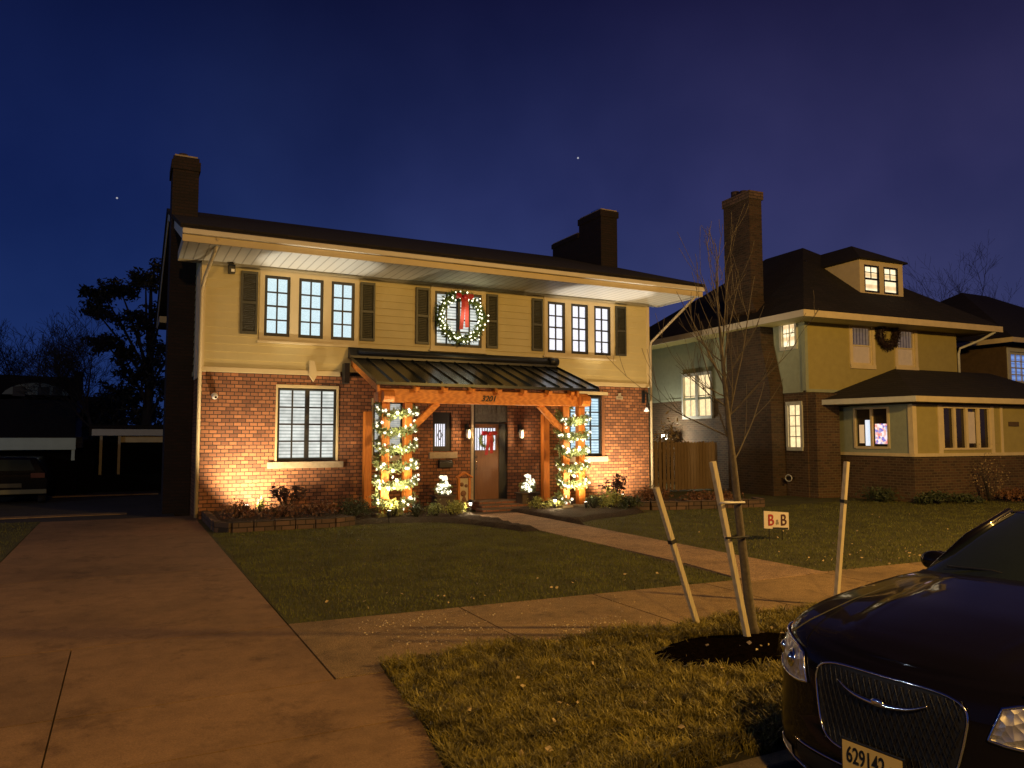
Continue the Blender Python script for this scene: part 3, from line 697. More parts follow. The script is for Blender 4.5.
# fittings
def small(name, label, cat, mbx, mat, loc, parts=()):
    t_ = thing(name, label, cat, loc, world=True)
    mbx.build('body' if name != 'mailbox' else 'box', mat, t_)
    for nm, m2, mt in parts: m2.build(nm, mt, t_)
    return t_
small('floodlight', 'small dark square floodlight high on the siding near the left corner', 'light',
      MB().box(2.17, 2.33, HY0-.20, HY0-.03, 6.10, 6.30), M['black'], (2.25, 19.95, 6.2), [('lens', MB().box(2.23, 2.31, HY0-.21, HY0-.201, 6.12, 6.19), M['snow_glass'])])
small('security_camera', 'round white security camera on the brick by the left downspout', 'camera',
      MB().tube([(1.93,19.99,3.02),(1.93,19.90,3.02)], .07, 12).ball((1.93,19.86,3.0), .075, 10), M['snow_glass'], (1.93, 19.98, 3.0), [('lens', MB().ball((1.95,19.80,2.97), .03), M['black'])])
small('vent_cover', 'small pale vent cover on the brick wall right of the porch roof', 'vent',
      MB().box(13.93, 14.17, HY0-.03, HY0-.001, 3.20, 3.30).box(14.0, 14.1, HY0-.035, HY0-.001, 3.31, 3.40), M['stone'], (14.05, 19.98, 3.2), [('slot', MB().box(13.97, 14.13, HY0-.034, HY0-.031, 3.24, 3.255), M['black'])])
def sconce(x, z, label, lit):
    t_ = thing('wall_lantern', label, 'lantern', (x, 19.98, z), world=True, group='wall lanterns on the brick front')
    MB().box(x-.05, x+.05, HY0-.03, HY0-.001, z-.05, z+.16).tube([(x,HY0-.02,z+.1),(x,HY0-.10,z+.20),(x,HY0-.17,z+.16),(x,HY0-.17,z+.08)], .012, 6).build('bracket', M['black'], t_)
    mb = MB(); y = HY0-.17
    mb.lathe([(.02,.09),(.085,.03),(.09,.02)], (x,y,z), 6, False); mb.lathe([(.07,-.24),(.075,-.25),(.02,-.28)], (x,y,z), 6, False)
    for k in range(6):
        a = k*PI/3; mb.beam((x+.08*math.cos(a), y+.08*math.sin(a), z+.02), (x+.068*math.cos(a), y+.068*math.sin(a), z-.24), .01, .01)
    mb.build('cage', M['black'], t_)
    MB().lathe([(.068,.015),(.06,-.23)], (x,y,z), 6, False).build('lamp_glass', M['lampglass'] if lit else M['pane_dark'], t_)
    return t_
M['lampglass'] = emis('lantern_glass', (1, .78, .5), .12, (.3, .25, .18), .2)
sconce(10.43, 2.2, 'ornate black wall lantern right of the front door', True)
sconce(8.72, 2.2, 'ornate black wall lantern left of the front door', True)
t_ = thing('wall_lamp', 'dark gooseneck wall lamp with a white shade by the right downspout', 'lamp', (15.0, 19.98, 3.0), world=True)
MB().box(14.93,15.05,HY0-.03,HY0-.001,3.1,3.5).tube([(15.0,19.97,3.45),(15.0,19.80,3.42),(14.97,19.74,3.1),(14.93,19.72,2.92)], .035, 8).build('arm', M['gunmetal'], t_)
MB().lathe([(.03,.08),(.09,-.04),(.0,-.05)], (14.9,19.70,2.86), 12).build('lamp_shade', emis('lamp_white', (1,.95,.85), .5), t_)
small('mailbox', 'small black mailbox on the brick below the leaded window', 'mailbox',
      MB().prism([(19.86,1.15),(19.86,1.28),(19.90,1.34),(19.999,1.36),(19.999,1.15)], 0, 7.86, 8.26), M['black'], (8.06, 19.98, 1.15), [('lid', MB().box(7.85, 8.27, 19.845, 19.86, 1.22, 1.29), M['gunmetal'])])

# ------------------------------------------------------------------ timber porch
P = thing('entry_porch', 'orange timber entry porch with a dark standing seam metal roof', 'porch', (8.45, 18.9, 0), world=True)
FX = [5.62, 6.20, 10.72, 11.22]
for x in FX:
    q = MB().box(x-.10, x+.10, 17.75, 17.95, .16, 2.84).build('post', M['cedar'], P, .012)
    MB().box(x-.17, x+.17, 17.68, 18.02, -.05, .16).build('footing', M['stone'], q, .02)
for x in (5.77, 11.22): MB().box(x-.10, x+.10, 19.72, 19.92, .05, 2.68).build('post', M['cedar'], P, .012)
MB().box(5.42, 11.42, 17.74, 17.96, 2.84, 3.20).build('front_beam', M['cedar_h'], P, .02)
for x in (5.62, 11.22):
    mb = MB(); pr = [(17.50,2.90),(17.46,2.98),(17.50,3.09),(17.56,3.13),(17.735,3.13),(17.735,2.84),(17.56,2.84)]
    mb.prism(pr, 0, x-.14, x+.14); mb.box(x-.09, x+.09, 17.965, 18.5, 2.86, 3.12)
    mb.build('side_beam', M['cedar'], P, .015)
for x in (6.35, 7.1, 7.85, 8.6, 9.35, 10.1, 10.8):
    mb = MB(); mb.prism([(17.55,3.13),(17.62,3.04+.09),(19.95,3.92),(19.95,4.04),(17.52,3.22)], 0, x-.05, x+.05)
    mb.build('rafter', M['cedar'], P)
def brace(x0, z0, x1, z1): MB().beam((x0,17.85,z0),(x1,17.85,z1),.12,.16).build('brace', M['cedar_h'], P, .01)
brace(6.28, 2.18, 7.0, 2.86); brace(10.64, 2.18, 9.92, 2.86)
for X in (5.62, 11.22):  # side infill
    MB().prism([(17.5,3.08),(19.9,3.90),(19.9,4.07),(17.5,3.25)], 0, X-.30, X-.24).build('barge_board', M['cedar_h'], P)
RX0, RX1 = 5.27, 11.60; RFY, RFZ, RBY, RBZ = 17.45, 3.27, 19.97, 4.12
mb = MB().prism([(RFY,RFZ),(RBY,RBZ),(RBY,RBZ+.05),(RFY,RFZ+.05)], 0, RX0, RX1)
mb.box(RX0, RX1, RFY-.02, RFY-.001, RFZ-.02, RFZ+.05)
mr = mb.build('metal_roof', M['metal_roof'], P)
mb = MB(); n = 15
for i in range(n+1):
    x = RX0+.015+(RX1-RX0-.03)*i/n; mb.prism([(RFY,RFZ+.05),(RBY,RBZ+.05),(RBY,RBZ+.095),(RFY,RFZ+.095)], 0, x-.012, x+.012)
mb.build('seam', M['metal_roof'], mr)
mb = MB().prism([(19.70,4.10),(19.70,4.16),(19.93,4.40),(19.97,4.40),(19.97,4.10)], 0, RX0-.02, RX1-.03)
mb.tube([(RX0+.2,19.78,4.24),(RX1-.02,19.78,4.24)], .075, 10)
mb.tube([(RX1-.28,19.75,4.26),(RX1+.02,19.75,4.26)], .12, 12)
mb.build('flashing', M['gunmetal'], P)
MB().prism([(18.0,3.30),(19.95,3.99),(19.95,4.02),(18.0,3.33)], 0, RX0+.1, RX1-.1).build('ceiling', M['cedar_h'], P)
cu = bpy.data.curves.new('house_number', 'FONT'); cu.body = '3201'; cu.size = .20; cu.extrude = .01; cu.align_x = 'CENTER'; cu.shear = .25
tmp = bpy.data.objects.new('tmp', cu); COL.objects.link(tmp); bpy.context.view_layer.update()
me = bpy.data.meshes.new_from_object(tmp.evaluated_get(bpy.context.evaluated_depsgraph_get())); bpy.data.objects.remove(tmp)
def text_mesh(body, size, ext, mat, name, parent, M4, shear=0, scale_x=1.0):
    cu = bpy.data.curves.new(name, 'FONT'); cu.body = body; cu.size = size; cu.extrude = ext; cu.align_x = 'CENTER'; cu.align_y = 'CENTER'; cu.shear = shear; cu.offset = size*.012
    tmp = bpy.data.objects.new('tmp', cu); COL.objects.link(tmp); bpy.context.view_layer.update()
    me = bpy.data.meshes.new_from_object(tmp.evaluated_get(bpy.context.evaluated_depsgraph_get())); bpy.data.objects.remove(tmp)
    me.transform(Matrix.Diagonal((scale_x, 1, 1, 1))); me.transform(M4); me.materials.clear(); me.materials.append(mat)
    o = bpy.data.objects.new(name, me); COL.objects.link(o); o.parent = parent; return o
text_mesh('3201', .21, .012, M['black'], 'house_number', P, Matrix.Translation(Vector((8.36,17.725,2.985))-Vector((8.45,18.9,0))) @ Matrix.Rotation(PI/2, 4, 'X'), .3)

# ------------------------------------------------------------------ festive greenery
def fir_tufts(mb, pts, rad, n, size, asp=.22):
    for _ in range(n):
        p = Vector(random.choice(pts)); o = Vector((random.gauss(0,1), random.gauss(0,1), random.gauss(0,1))).normalized()
        mb.leaf(p+o*rad*random.uniform(.2, 1), size*random.uniform(.6, 1.3), asp, o+Vector((random.gauss(0,.5), random.gauss(0,.5), random.gauss(0,.5))))
def blossom_mesh(r):
    mb = MB()
    for k in range(6):
        a = k*PI/3; 
        mb.add([(0,0,0),(r*.55*math.cos(a-.4),r*.55*math.sin(a-.4),r*.25),(r*math.cos(a),r*math.sin(a),r*.1),(r*.55*math.cos(a+.4),r*.55*math.sin(a+.4),r*.25)],[(0,1,2,3)])
    return mb
def spread(parent, proto_mb, mat, name, placements):
    """many copies of one small mesh, each its own child"""
    off = OFF.get(parent.name, Vector((0,0,0))); first = None
    for (p, d, s) in placements:
        if first is None:
            me = bpy.data.meshes.new(name); me.from_pydata(proto_mb.v, [], proto_mb.f); me.materials.append(mat); first = me
        o = bpy.data.objects.new(name, first); COL.objects.link(o); o.parent = parent
        o.location = Vector(p)-off; o.rotation_euler = Vector(d).to_track_quat('Z', 'Y').to_euler(); o.scale = (s, s, s)
def garland(xa, xb, label):
    t_ = thing('lit_garland', label, 'garland', ((xa+xb)/2, 17.85, .2), world=True, group='lit flower garlands on the porch posts')
    pts = []; turns = 5.6; N = 420; c = (xa+xb)/2
    hw = (xb-xa)/2+.17
    for i in range(N):
        u = i/(N-1); a = 2*PI*turns*u + (0.4 if xa < 8 else 2.2)
        x = c+hw*math.cos(a); y = 17.85-.17*math.sin(a)-.02; z = .42+2.42*u+.16*math.cos(a+.8)
        pts.append((x+random.gauss(0,.015), y+random.gauss(0,.01), z+random.gauss(0,.02)))
    mb = MB().tube(pts[::3], .008, 4); fir_tufts(mb, pts, .13, 5200, .10, .42)
    mb.build('foliage', M['green_bright'], t_, fix=False)
    pl = []
    fr = [p for p in pts if p[1] < 17.88]
    for i in range(98):
        src = fr if i < 84 else pts
        p = Vector(src[int((i*37.7) % len(src))])+Vector((random.gauss(0,.06), -.09+random.gauss(0,.03), random.gauss(0,.07)))
        pl.append((p, (random.gauss(0,.7), -1, random.gauss(.1,.5)), random.uniform(.55, 1.25)))
    spread(t_, blossom_mesh(.05), M['bloom'], 'blossom', pl)
    for z in (.9, 1.7, 2.4): lamp('garland_glow', 'POINT', (c, 17.5, z), 15, (1,.84,.50), .15)
M['green_bright'] = leaf_mat('garland_green', (.22, .27, .11), .5)
M['black_fir'] = leaf_mat('dark_fir', (.022, .010, .008), .4)
garland(5.62, 6.20, 'garland of glowing white blossoms wound round the left pair of porch posts')
garland(10.72, 11.22, 'garland of glowing white blossoms wound round the right pair of porch posts')
def wreath(name, label, c, r, tr, n, leafs, mat, bulbs=0, rot=None, asp=.22):
    t_ = thing(name, label, 'wreath', c, world=True)
    pts = [Vector((c[0]+r*math.cos(a), c[1], c[2]+r*math.sin(a))) for a in [2*PI*i/72 for i in range(73)]]
    mb = MB().tube(pts, tr*.45, 8, False)
    fir_tufts(mb, pts, tr, n, leafs, asp)
    mb.build('greenery', mat, t_, fix=False)
    if bulbs:
        pl = []
        for i in range(bulbs):
            a = 2*PI*i/bulbs+random.gauss(0,.03); rr = r+random.uniform(-.85,.9)*tr
            pl.append(((c[0]+rr*math.cos(a), c[1]-tr*random.uniform(.4,.95), c[2]+rr*math.sin(a)), (0,-1,0), random.uniform(.7,1.25)))
        spread(t_, MB().ball((0,0,0), .023, 6), M['bulb'], 'bulb', pl)
    return t_
def bow(t_, c, s, tail):
    mb = MB()
    for sg in (-1, 1):
        pts = [(0,0),(.5,.32),(.95,.30),(1.05,0),(.9,-.24),(.45,-.18)]
        vs = [(c[0]+sg*x*s, c[1]-.05*(1 if i in (2,3) else 0)-.02*(i%2), c[2]+z*s) for i, (x, z) in enumerate(pts)]
        vb = [(v[0], v[1]+.07, v[2]) for v in vs]; n = len(vs)
        mb.add(vs+vb, [tuple(range(n)), tuple(range(2*n-1, n-1, -1))]+[(i,i+n,(i+1)%n+n,(i+1)%n) for i in range(n)])
    mb.ball((c[0], c[1]-.05, c[2]), s*.28, 8)
    w = s*.42
    for dx, L, bend in ((-.2*s, tail, -.05), (.12*s, tail*.93, .05)):
        vs = []; n = 6
        for i in range(n+1):
            u = i/n; y = c[1]-.03-.03*math.sin(u*5+dx*9)
            vs += [(c[0]+dx-w/2+bend*u, y, c[2]-L*u), (c[0]+dx+w/2+bend*u, y-.015, c[2]-L*u+(.05*s if i == n else 0))]
        mb.add(vs, [(2*i,2*i+1,2*i+3,2*i+2) for i in range(n)])
    mb.build('bow', M['red'], t_, fix=False)
wr = wreath('lit_wreath', 'large lit evergreen wreath with a red bow on the middle upstairs window', (8.47,19.80,5.40), .64, .17, 2400, .13, M['wreath_green'], 84, asp=.3)
bow(wr, (8.47,19.58,5.98), .26, .95)
wr = wreath('door_wreath', 'small evergreen wreath with a bright red bow on the front door', (9.34,19.93,1.92), .20, .075, 700, .07, M['wreath_green'])
bow(wr, (9.37,19.82,2.10), .23, .62)
wr = wreath('dark_wreath', 'dark unlit wreath hanging between the upstairs windows of the sage house', (23.88,17.60,5.62), .42, .19, 2400, .13, M['black_fir'])

# planters
def planter(x, y, label, w=.62):
    t_ = thing('planter', label, 'planter', (x, y, .1), world=True, group='planters beside the front steps')
    MB().prism([(x-w*.42,y-.2),(x+w*.42,y-.2),(x+w*.42,y+.2),(x-w*.42,y+.2)], 2, .02, .38).box(x-w/2, x+w/2, y-.23, y+.23, .38, .43).build('pot', M['pot'], t_, .015)
    mb = MB()
    for _ in range(260):
        a = random.uniform(0, 2*PI); u = random.uniform(0, 1)**.6
        mb.leaf((x+.26*u*math.cos(a), y+.2*u*math.sin(a), .46+random.uniform(0,.42)*(1-u*.5)), .09, .45)
    mb.build('foliage', M['green_bright'], t_, fix=False)
    pl = []
    for _ in range(34):
        a = random.uniform(PI, 2*PI); u = random.uniform(0, 1)**.5; h = random.uniform(.46,.92)
        rr = .27*(1-(h-.46)*.9)*u
        pl.append(((x+rr*math.cos(a), y+.6*rr*math.sin(a)-.03, h), (math.cos(a)*.5,-1,.4), random.uniform(.8,1.35)))
    spread(t_, blossom_mesh(.05), M['bloom'], 'blossom', pl)
planter(7.76, 19.35, 'dark planter of glowing white blossoms below the black mailbox')
planter(10.28, 19.2, 'dark planter of glowing white blossoms right of the front steps')
t_ = thing('wooden_plaque', 'gabled wooden standing plaque left of the front steps', 'plaque', (8.35,19.3,.1), world=True)
MB().box(8.19, 8.52, 19.30, 19.34, .1, .86).build('board', M['stake'], t_, .01)
MB().box(8.17, 8.225, 19.25, 19.345, .1, .87).box(8.485, 8.54, 19.25, 19.345, .1, .87).build('side_rail', M['cedar'], t_)
MB().prism([(8.12,.87),(8.355,1.0),(8.59,.87),(8.59,.91),(8.355,1.05),(8.12,.91)], 1, 19.20, 19.36).build('gable_roof', M['cedar'], t_)
MB().ball((8.29,19.29,.70), .06, 8, (1,.3,1)).ball((8.42,19.29,.66), .05, 8, (1,.3,1)).ball((8.34,19.29,.45), .085, 8, (1,.3,1)).prism([(8.25,.2),(8.45,.2),(8.36,.42)], 1, 19.27, 19.30).build('painted_figure', M['brownleaf'], t_)

# path lights and uplights
def path_light(x, y, label):
    t_ = thing('path_light', label, 'light', (x, y, 0), world=True, group='path lights in the mulch')
    MB().tube([(x,y,-.02),(x,y,.36)], .013, 6).build('stake', M['black'], t_)
    MB().lathe([(.0,.44),(.03,.43),(.10,.37),(.10,.36),(.02,.37)], (x,y,0), 12).build('cap', M['gunmetal'], t_)
    MB().lathe([(.035,.29),(.04,.36)], (x,y,0), 10).build('lens', emis('path_lens', (1,.93,.8), 4), t_)
path_light(7.80, 17.6, 'short black path light in the mulch left of the path')
path_light(10.17, 17.44, 'short black path light in the mulch right of the path')
def uplight(x, y, z, tgt, label):
    t_ = thing('uplight', label, 'spotlight', (x, y, z), world=True, group='garden uplights in the planting beds')
    d = (Vector(tgt)-Vector((x,y,z+.14))).normalized(); c = Vector((x,y,z+.14))
    MB().tube([(x,y,z-.05),(x,y,z+.12)], .012, 6).build('stake', M['black'], t_)
    MB().tube([c-d*.09, c-d*.02, c+d*.06], [.02,.045,.05], 10).build('housing', M['black'], t_)
    q = c+d*.062; MB().tube([q, q+d*.004], .043, 10).build('lens', emis('uplight_lens', (1,.9,.7), 10), t_)
    return q+d*.03
U1 = uplight(2.62, 18.95, .19, (3.1,19.7,4.5), 'small black uplight left of the burgundy shrub, washing the left brick wall')
U2 = uplight(5.50, 17.05, .09, (5.9,17.8,2.5), 'small black uplight at the foot of the left garlanded posts')
U3 = uplight(13.25, 18.75, .09, (13.9,19.7,4), 'small black uplight behind the pale boxwood, washing the right brick wall')
U4 = uplight(10.85, 17.0, .09, (11.0,17.8,2.6), 'small black uplight at the foot of the right garlanded posts')

# ------------------------------------------------------------------ shrubs
def shrub(label, x, y, z, rx, ry, h, n, leaf, mat, name='shrub', kind='dome', group=None, asp=.5, seed=0):
    rnd = random.Random(seed+int(x*100)); random.seed(seed+int(x*100))
    t_ = thing(name, label, 'shrub', (x, y, z), world=True, group=group)
    st = MB()
    for _ in range(9):
        a = rnd.uniform(0, 2*PI); e = Vector((x+rx*.7*math.cos(a), y+ry*.7*math.sin(a), z+h*rnd.uniform(.55,.9)))
        b = Vector((x+rx*.08*math.cos(a), y+ry*.08*math.sin(a), z-.02)); m = (b+e)/2+Vector((rnd.gauss(0,.03), rnd.gauss(0,.03), .04))
        st.tube([b, m, e], [.014,.009,.004], 5)
    fo = MB()
    cl = []
    for _ in range(16):
        a = rnd.uniform(0, 2*PI); u = rnd.random()**.5; cl.append((x+rx*.72*u*math.cos(a), y+ry*.72*u*math.sin(a), z+h*(.28+.5*(1-u*u)*rnd.uniform(.5,1.15))))
    for i in range(n):
        c = rnd.choice(cl); sc = .34 if kind == 'dome' else .24
        fo.leaf((c[0]+rnd.gauss(0,rx*sc*.8), c[1]+rnd.gauss(0,ry*sc*.8), max(z+.01, c[2]+rnd.gauss(0,h*.16))), leaf*rnd.uniform(.6,1.35), asp)
    fo.build('foliage', mat, t_, fix=False); st.build('stems', M['bark_dark'], t_, fix=False)
    return t_
G = 'shrubs in the beds of the brick house'
shrub('low dry brown shrub at the far left of the left bed', 2.25, 17.9, .18, .42, .35, .42, 420, .07, M['brownleaf'], group=G)
shrub('low dry brown shrub in front of the burgundy shrub', 3.15, 17.6, .18, .50, .35, .36, 460, .07, M['brownleaf'], group=G, seed=1)
shrub('low dry brown shrub under the louvred ground floor window', 3.95, 17.6, .18, .50, .35, .40, 460, .07, M['brownleaf'], group=G, seed=2)
shrub('tiny bright green shrub beside the left uplight', 2.98, 19.2, .19, .13, .13, .36, 140, .06, M['box'], group=G, seed=3)
def darkleaf(label, x, y, z, rx, h):
    t_ = thing('burgundy_shrub', label, 'shrub', (x, y, z), world=True, group='burgundy leaved shrubs against the brick'); random.seed(int(x*7))
    st = MB(); fo = MB()
    for k in range(15):
        a = random.uniform(0, 2*PI); L = random.uniform(.4,1); e = Vector((x+rx*L*math.cos(a), y+.16*math.sin(a), z+h*random.uniform(.6,1.08)*(1.1-.35*L)))
        b = Vector((x+.03*math.cos(a), y, z)); m = b.lerp(e,.55)+Vector((0,0,h*.12)); st.tube([b,m,e],[.012,.008,.004],5)
        for q in range(16):
            p = m.lerp(e, random.uniform(0,1.1)); fo.leaf(p+Vector((random.gauss(0,.05),random.gauss(0,.04),random.gauss(0,.04))), random.uniform(.08,.15), .42, (random.gauss(0,1),random.gauss(0,.5),random.gauss(-.3,.4)))
    fo.build('foliage', M['burgundy'], t_, fix=False); st.build('stems', M['bark_dark'], t_, fix=False)
darkleaf('open burgundy leaved shrub glowing against the left brick wall', 3.50, 18.7, .18, .50, .78)
darkleaf('open burgundy leaved shrub against the brick right of the porch', 12.35, 17.9, .1, .42, .85)
shrub('spreading dark evergreen shrub left of the porch posts', 4.85, 17.75, .12, .50, .42, .48, 900, .09, M['green'], group=G, asp=.25, seed=4)
shrub('brilliantly lit boxwood at the foot of the left garlanded posts', 5.72, 17.45, .09, .34, .20, .42, 520, .065, M['box'], group=G, seed=5)
shrub('dark green boxwood just right of the left garlanded posts', 6.28, 17.35, .09, .22, .2, .34, 380, .06, M['green'], group=G, seed=6)
shrub('dim boxwood, third from the left porch posts toward the path', 6.75, 17.3, .09, .24, .2, .34, 400, .06, M['green_bright'], group=G, seed=7)
shrub('yellow green boxwood in front of the mailbox planter', 7.18, 17.3, .09, .24, .2, .36, 440, .06, M['box'], group=G, seed=8)
shrub('yellow green boxwood directly behind the left path light', 7.56, 17.85, .09, .22, .2, .38, 420, .06, M['box'], group=G, seed=9)
shrub('yellow green boxwood left of the right path light', 9.78, 17.75, .09, .24, .2, .34, 420, .06, M['box'], group=G, seed=10)
shrub('yellow green boxwood right of the right path light', 10.28, 17.65, .09, .24, .2, .36, 420, .06, M['box'], group=G, seed=11)
shrub('dark shrub just right of the right garlanded posts', 11.30, 17.3, .09, .26, .22, .38, 480, .06, M['green'], group=G, seed=12)
shrub('large bright pale boxwood right of the porch', 11.82, 17.25, .09, .42, .30, .48, 900, .07, M['box'], group=G, seed=13)
shrub('dark low shrub between the pale boxwood and the stone edging', 12.1, 16.75, .09, .36, .24, .36, 600, .07, M['green'], group=G, seed=14)
shrub('rusty brown mounded shrub at the right corner of the house', 13.9, 18.2, .09, .65, .40, .46, 900, .08, M['brownleaf'], group=G, seed=15)
shrub('flat rusty brown ground shrub in front of the wooden fence', 15.9, 18.0, .02, .95, .5, .40, 1100, .09, M['brownleaf'], group=G, seed=16)

# ------------------------------------------------------------------ bare trees
def bare_tree(name, label, base, h, r0, seed, levels=4, spread_=.5, mat=None, lean=(0,0), fork=.45, twig=.003, nb=5, group=None, upright=.5, kids=3):
    rnd = random.Random(seed); t_ = thing(name, label, 'tree', base, world=True, group=group)
    tr = MB(); cr = MB()
    def grow(p, d, L, r, lv, mb):
        n = 5; pts = [Vector(p)]; rs = [r]; d = Vector(d).normalized()
        for i in range(n):
            d = (d+Vector((rnd.gauss(0,.09), rnd.gauss(0,.09), rnd.gauss(0,.03)+.05*upright))).normalized()
            pts.append(pts[-1]+d*L/n); rs.append(max(twig, r*(1-.62*(i+1)/n)))
        mb.tube(pts, rs, 6 if lv < 2 else 4, False)
        if lv >= levels: return
        k = nb if lv == 0 else kids
        for j in range(k):
            u = rnd.uniform(fork if lv == 0 else .25, 1); i = min(n-1, int(u*n)); q = pts[i].lerp(pts[i+1], u*n-i)
            a = rnd.uniform(0, 2*PI); o = d.orthogonal().normalized(); o = Matrix.Rotation(a, 3, d) @ o
            nd = (d*(1-spread_)+o*spread_+Vector((0,0,upright*.4))).normalized()
            grow(q, nd, L*rnd.uniform(.5,.78), rs[i]*.62, lv+1, cr)
        grow(pts[-1], d, L*.65, rs[-1], lv+1, cr)
    grow(Vector(base), (lean[0], lean[1], 1), h, r0, 0, tr)
    tr.build('trunk', mat, t_, fix=False); cr.build('branches', mat, t_, fix=False)
    return t_
# the young tree: hand-laid trunk with upswept limbs
t_ = thing('young_tree', 'bare young street tree tied to a wooden stake in the mulch ring', 'tree', (5.55,5.75,0), world=True)
tr = MB(); tp = [(5.70,5.80,-.03),(5.66,5.80,.12),(5.61,5.80,.45),(5.52,5.80,1.15),(5.45,5.79,1.7),(5.40,5.80,2.15),(5.35,5.8,2.65),(5.31,5.8,3.1)]
tr.tube(tp, [.075,.052,.046,.040,.034,.027,.020,.014], 9); tr.build('trunk', M['bark'], t_)
br = MB(); rnd = random.Random(21)
def limb(p, d, L, r, lv):
    n = 7; pts = [Vector(p)]; rs = [r]; d = Vector(d).normalized()
    for i in range(n):
        d = (d+Vector((rnd.gauss(0,.06), rnd.gauss(0,.06), .07))).normalized(); pts.append(pts[-1]+d*L/n); rs.append(max(.0022, r*(1-.8*(i+1)/n)))
    br.tube(pts, rs, 5, False)
    if lv == 0: return
    for j in range(3 if lv == 2 else 2):
        i = rnd.randint(1, n-1); o = Vector((rnd.gauss(0,1), rnd.gauss(0,1), rnd.uniform(.1,.9))).normalized()
        limb(pts[i], (pts[i+1]-pts[i]).normalized()*.75+o*.55, L*rnd.uniform(.4,.6), rs[i]*.6, lv-1)
for (z, ax, up, L, r, lv) in [(1.75,.7,1.0,1.2,.009,1),(2.0,-1.6,.75,1.25,.009,2),(2.05,-.25,1.5,1.9,.013,2),(2.15,.2,1.7,1.7,.012,2),(2.3,-1.3,.9,1.2,.008,2),(2.35,.05,1.9,2.1,.012,2),(2.5,-.25,1.9,1.9,.011,2),(2.6,.55,1.4,1.3,.008,2),
                              (2.75,-1.2,1.0,1.1,.007,2),(2.85,.1,1.7,1.4,.009,2),(2.95,-.2,1.9,1.4,.008,2),(3.05,.10,2,1.3,.009,2),(3.08,-.10,2,1.4,.009,2),(1.9,-.35,1.5,1.7,.010,1),(2.2,.8,1.0,1.2,.008,2),(2.4,-1.7,.6,1.1,.007,2),(2.6,-1.5,.8,1.0,.006,2)]:
    for a, b in zip(tp, tp[1:]):
        if a[2] <= z <= b[2]:
            q = Vector(a).lerp(Vector(b), (z-a[2])/(b[2]-a[2])); limb(q, (ax*1.25, rnd.gauss(0,.35), up*.9), L*(.88 if z < 2.3 else .62), r, lv); break
br.build('branches', M['bark'], t_, fix=False)
def stake(b, t, label, ties):
    o = thing('tree_stake', label, 'stake', (b[0], b[1], 0), world=True, group='wooden stakes round the young tree')
    d = (Vector(t)-Vector(b)).normalized(); MB().beam(Vector(b)-d*.1, t, .052, .052, (1,0,0)).build('post', M['stake'], o, .004)
    for u in ties:
        c = Vector(b).lerp(Vector(t), u); mb = MB()
        mb.beam(c-d*.02, c+d*.02, .066, .066, (1,0,0)); mb.build('strap', M['strap'], o)
    return o
stake((5.43,6.34,0), (4.90,6.34,1.48), 'leaning leftmost stake standing apart from the young tree', (.62,))
stake((5.47,5.66,0), (5.13,5.74,1.76), 'leaning stake strapped to the trunk of the young tree', ())
stake((7.58,6.40,0), (7.84,6.40,1.70), 'rightmost stake rising behind the bonnet of the black car', (.72,))
t_ = thing('tree_tie', 'pair of rubber ties joining the middle stake to the young tree', 'tie', (5.35,5.74,1.3), world=True)
for z, m in ((1.02, M['strap']), (1.36, M['snow_glass'])):
    sx_ = 5.47-.34*z/1.76; tx = 5.67-.13*z
    MB().tube([(sx_-.04,5.69,z),(sx_,5.64,z+.005),(tx+.03,5.73,z-.01),(tx+.06,5.79,z-.01),(tx,5.84,z-.01),(sx_-.02,5.74,z)], .011, 6).build('band', m, t_)

# yard sign
t_ = thing('yard_sign', 'small white lawn sign with two red and dark letters B', 'sign', (11.25,10.83,0), world=True)
def sheet_xz(mb, x0, x1, z0, z1, y, th, tilt=.06):
    mb.add([(x0,y,z0+tilt),(x1,y,z0),(x1,y,z1),(x0,y,z1+tilt),(x0,y+th,z0+tilt),(x1,y+th,z0),(x1,y+th,z1),(x0,y+th,z1+tilt)],[(0,1,2,3),(7,6,5,4),(0,4,5,1),(1,5,6,2),(2,6,7,3),(3,7,4,0)]); return mb
sheet_xz(MB(), 10.93, 11.58, .20, .53, 10.83, .012).build('panel', plain('sign_white', (.62,.55,.48), .5, .08, 5, bmp=0), t_)
MB().tube([(11.08,10.85,-.05),(11.08,10.85,.4)], .006, 5).tube([(11.42,10.85,-.05),(11.42,10.85,.4)], .006, 5).build('wire_leg', M['black'], t_)
so = Vector((11.25,10.83,0))
text_mesh('B', .30, .003, plain('sign_red', (.32,.03,.03), .6, .05, 4, bmp=0), 'letter', t_, Matrix.Translation(Vector((11.10,10.822,.40))-so) @ Matrix.Rotation(PI/2, 4, 'X'), 0, 1)
text_mesh('&', .13, .003, plain('sign_grey', (.25,.22,.2), .6, .05, 4, bmp=0), 'letter', t_, Matrix.Translation(Vector((11.27,10.822,.36))-so) @ Matrix.Rotation(PI/2, 4, 'X'), 0, 1)
text_mesh('B', .30, .003, plain('sign_dark', (.06,.02,.02), .6, .05, 4, bmp=0), 'letter', t_, Matrix.Translation(Vector((11.43,10.822,.385))-so) @ Matrix.Rotation(PI/2, 4, 'X'), 0, 1)
MB().beam((11.15,10.822,.255),(11.55,10.822,.225),.004,.03).build('underline', M['strap'], t_)

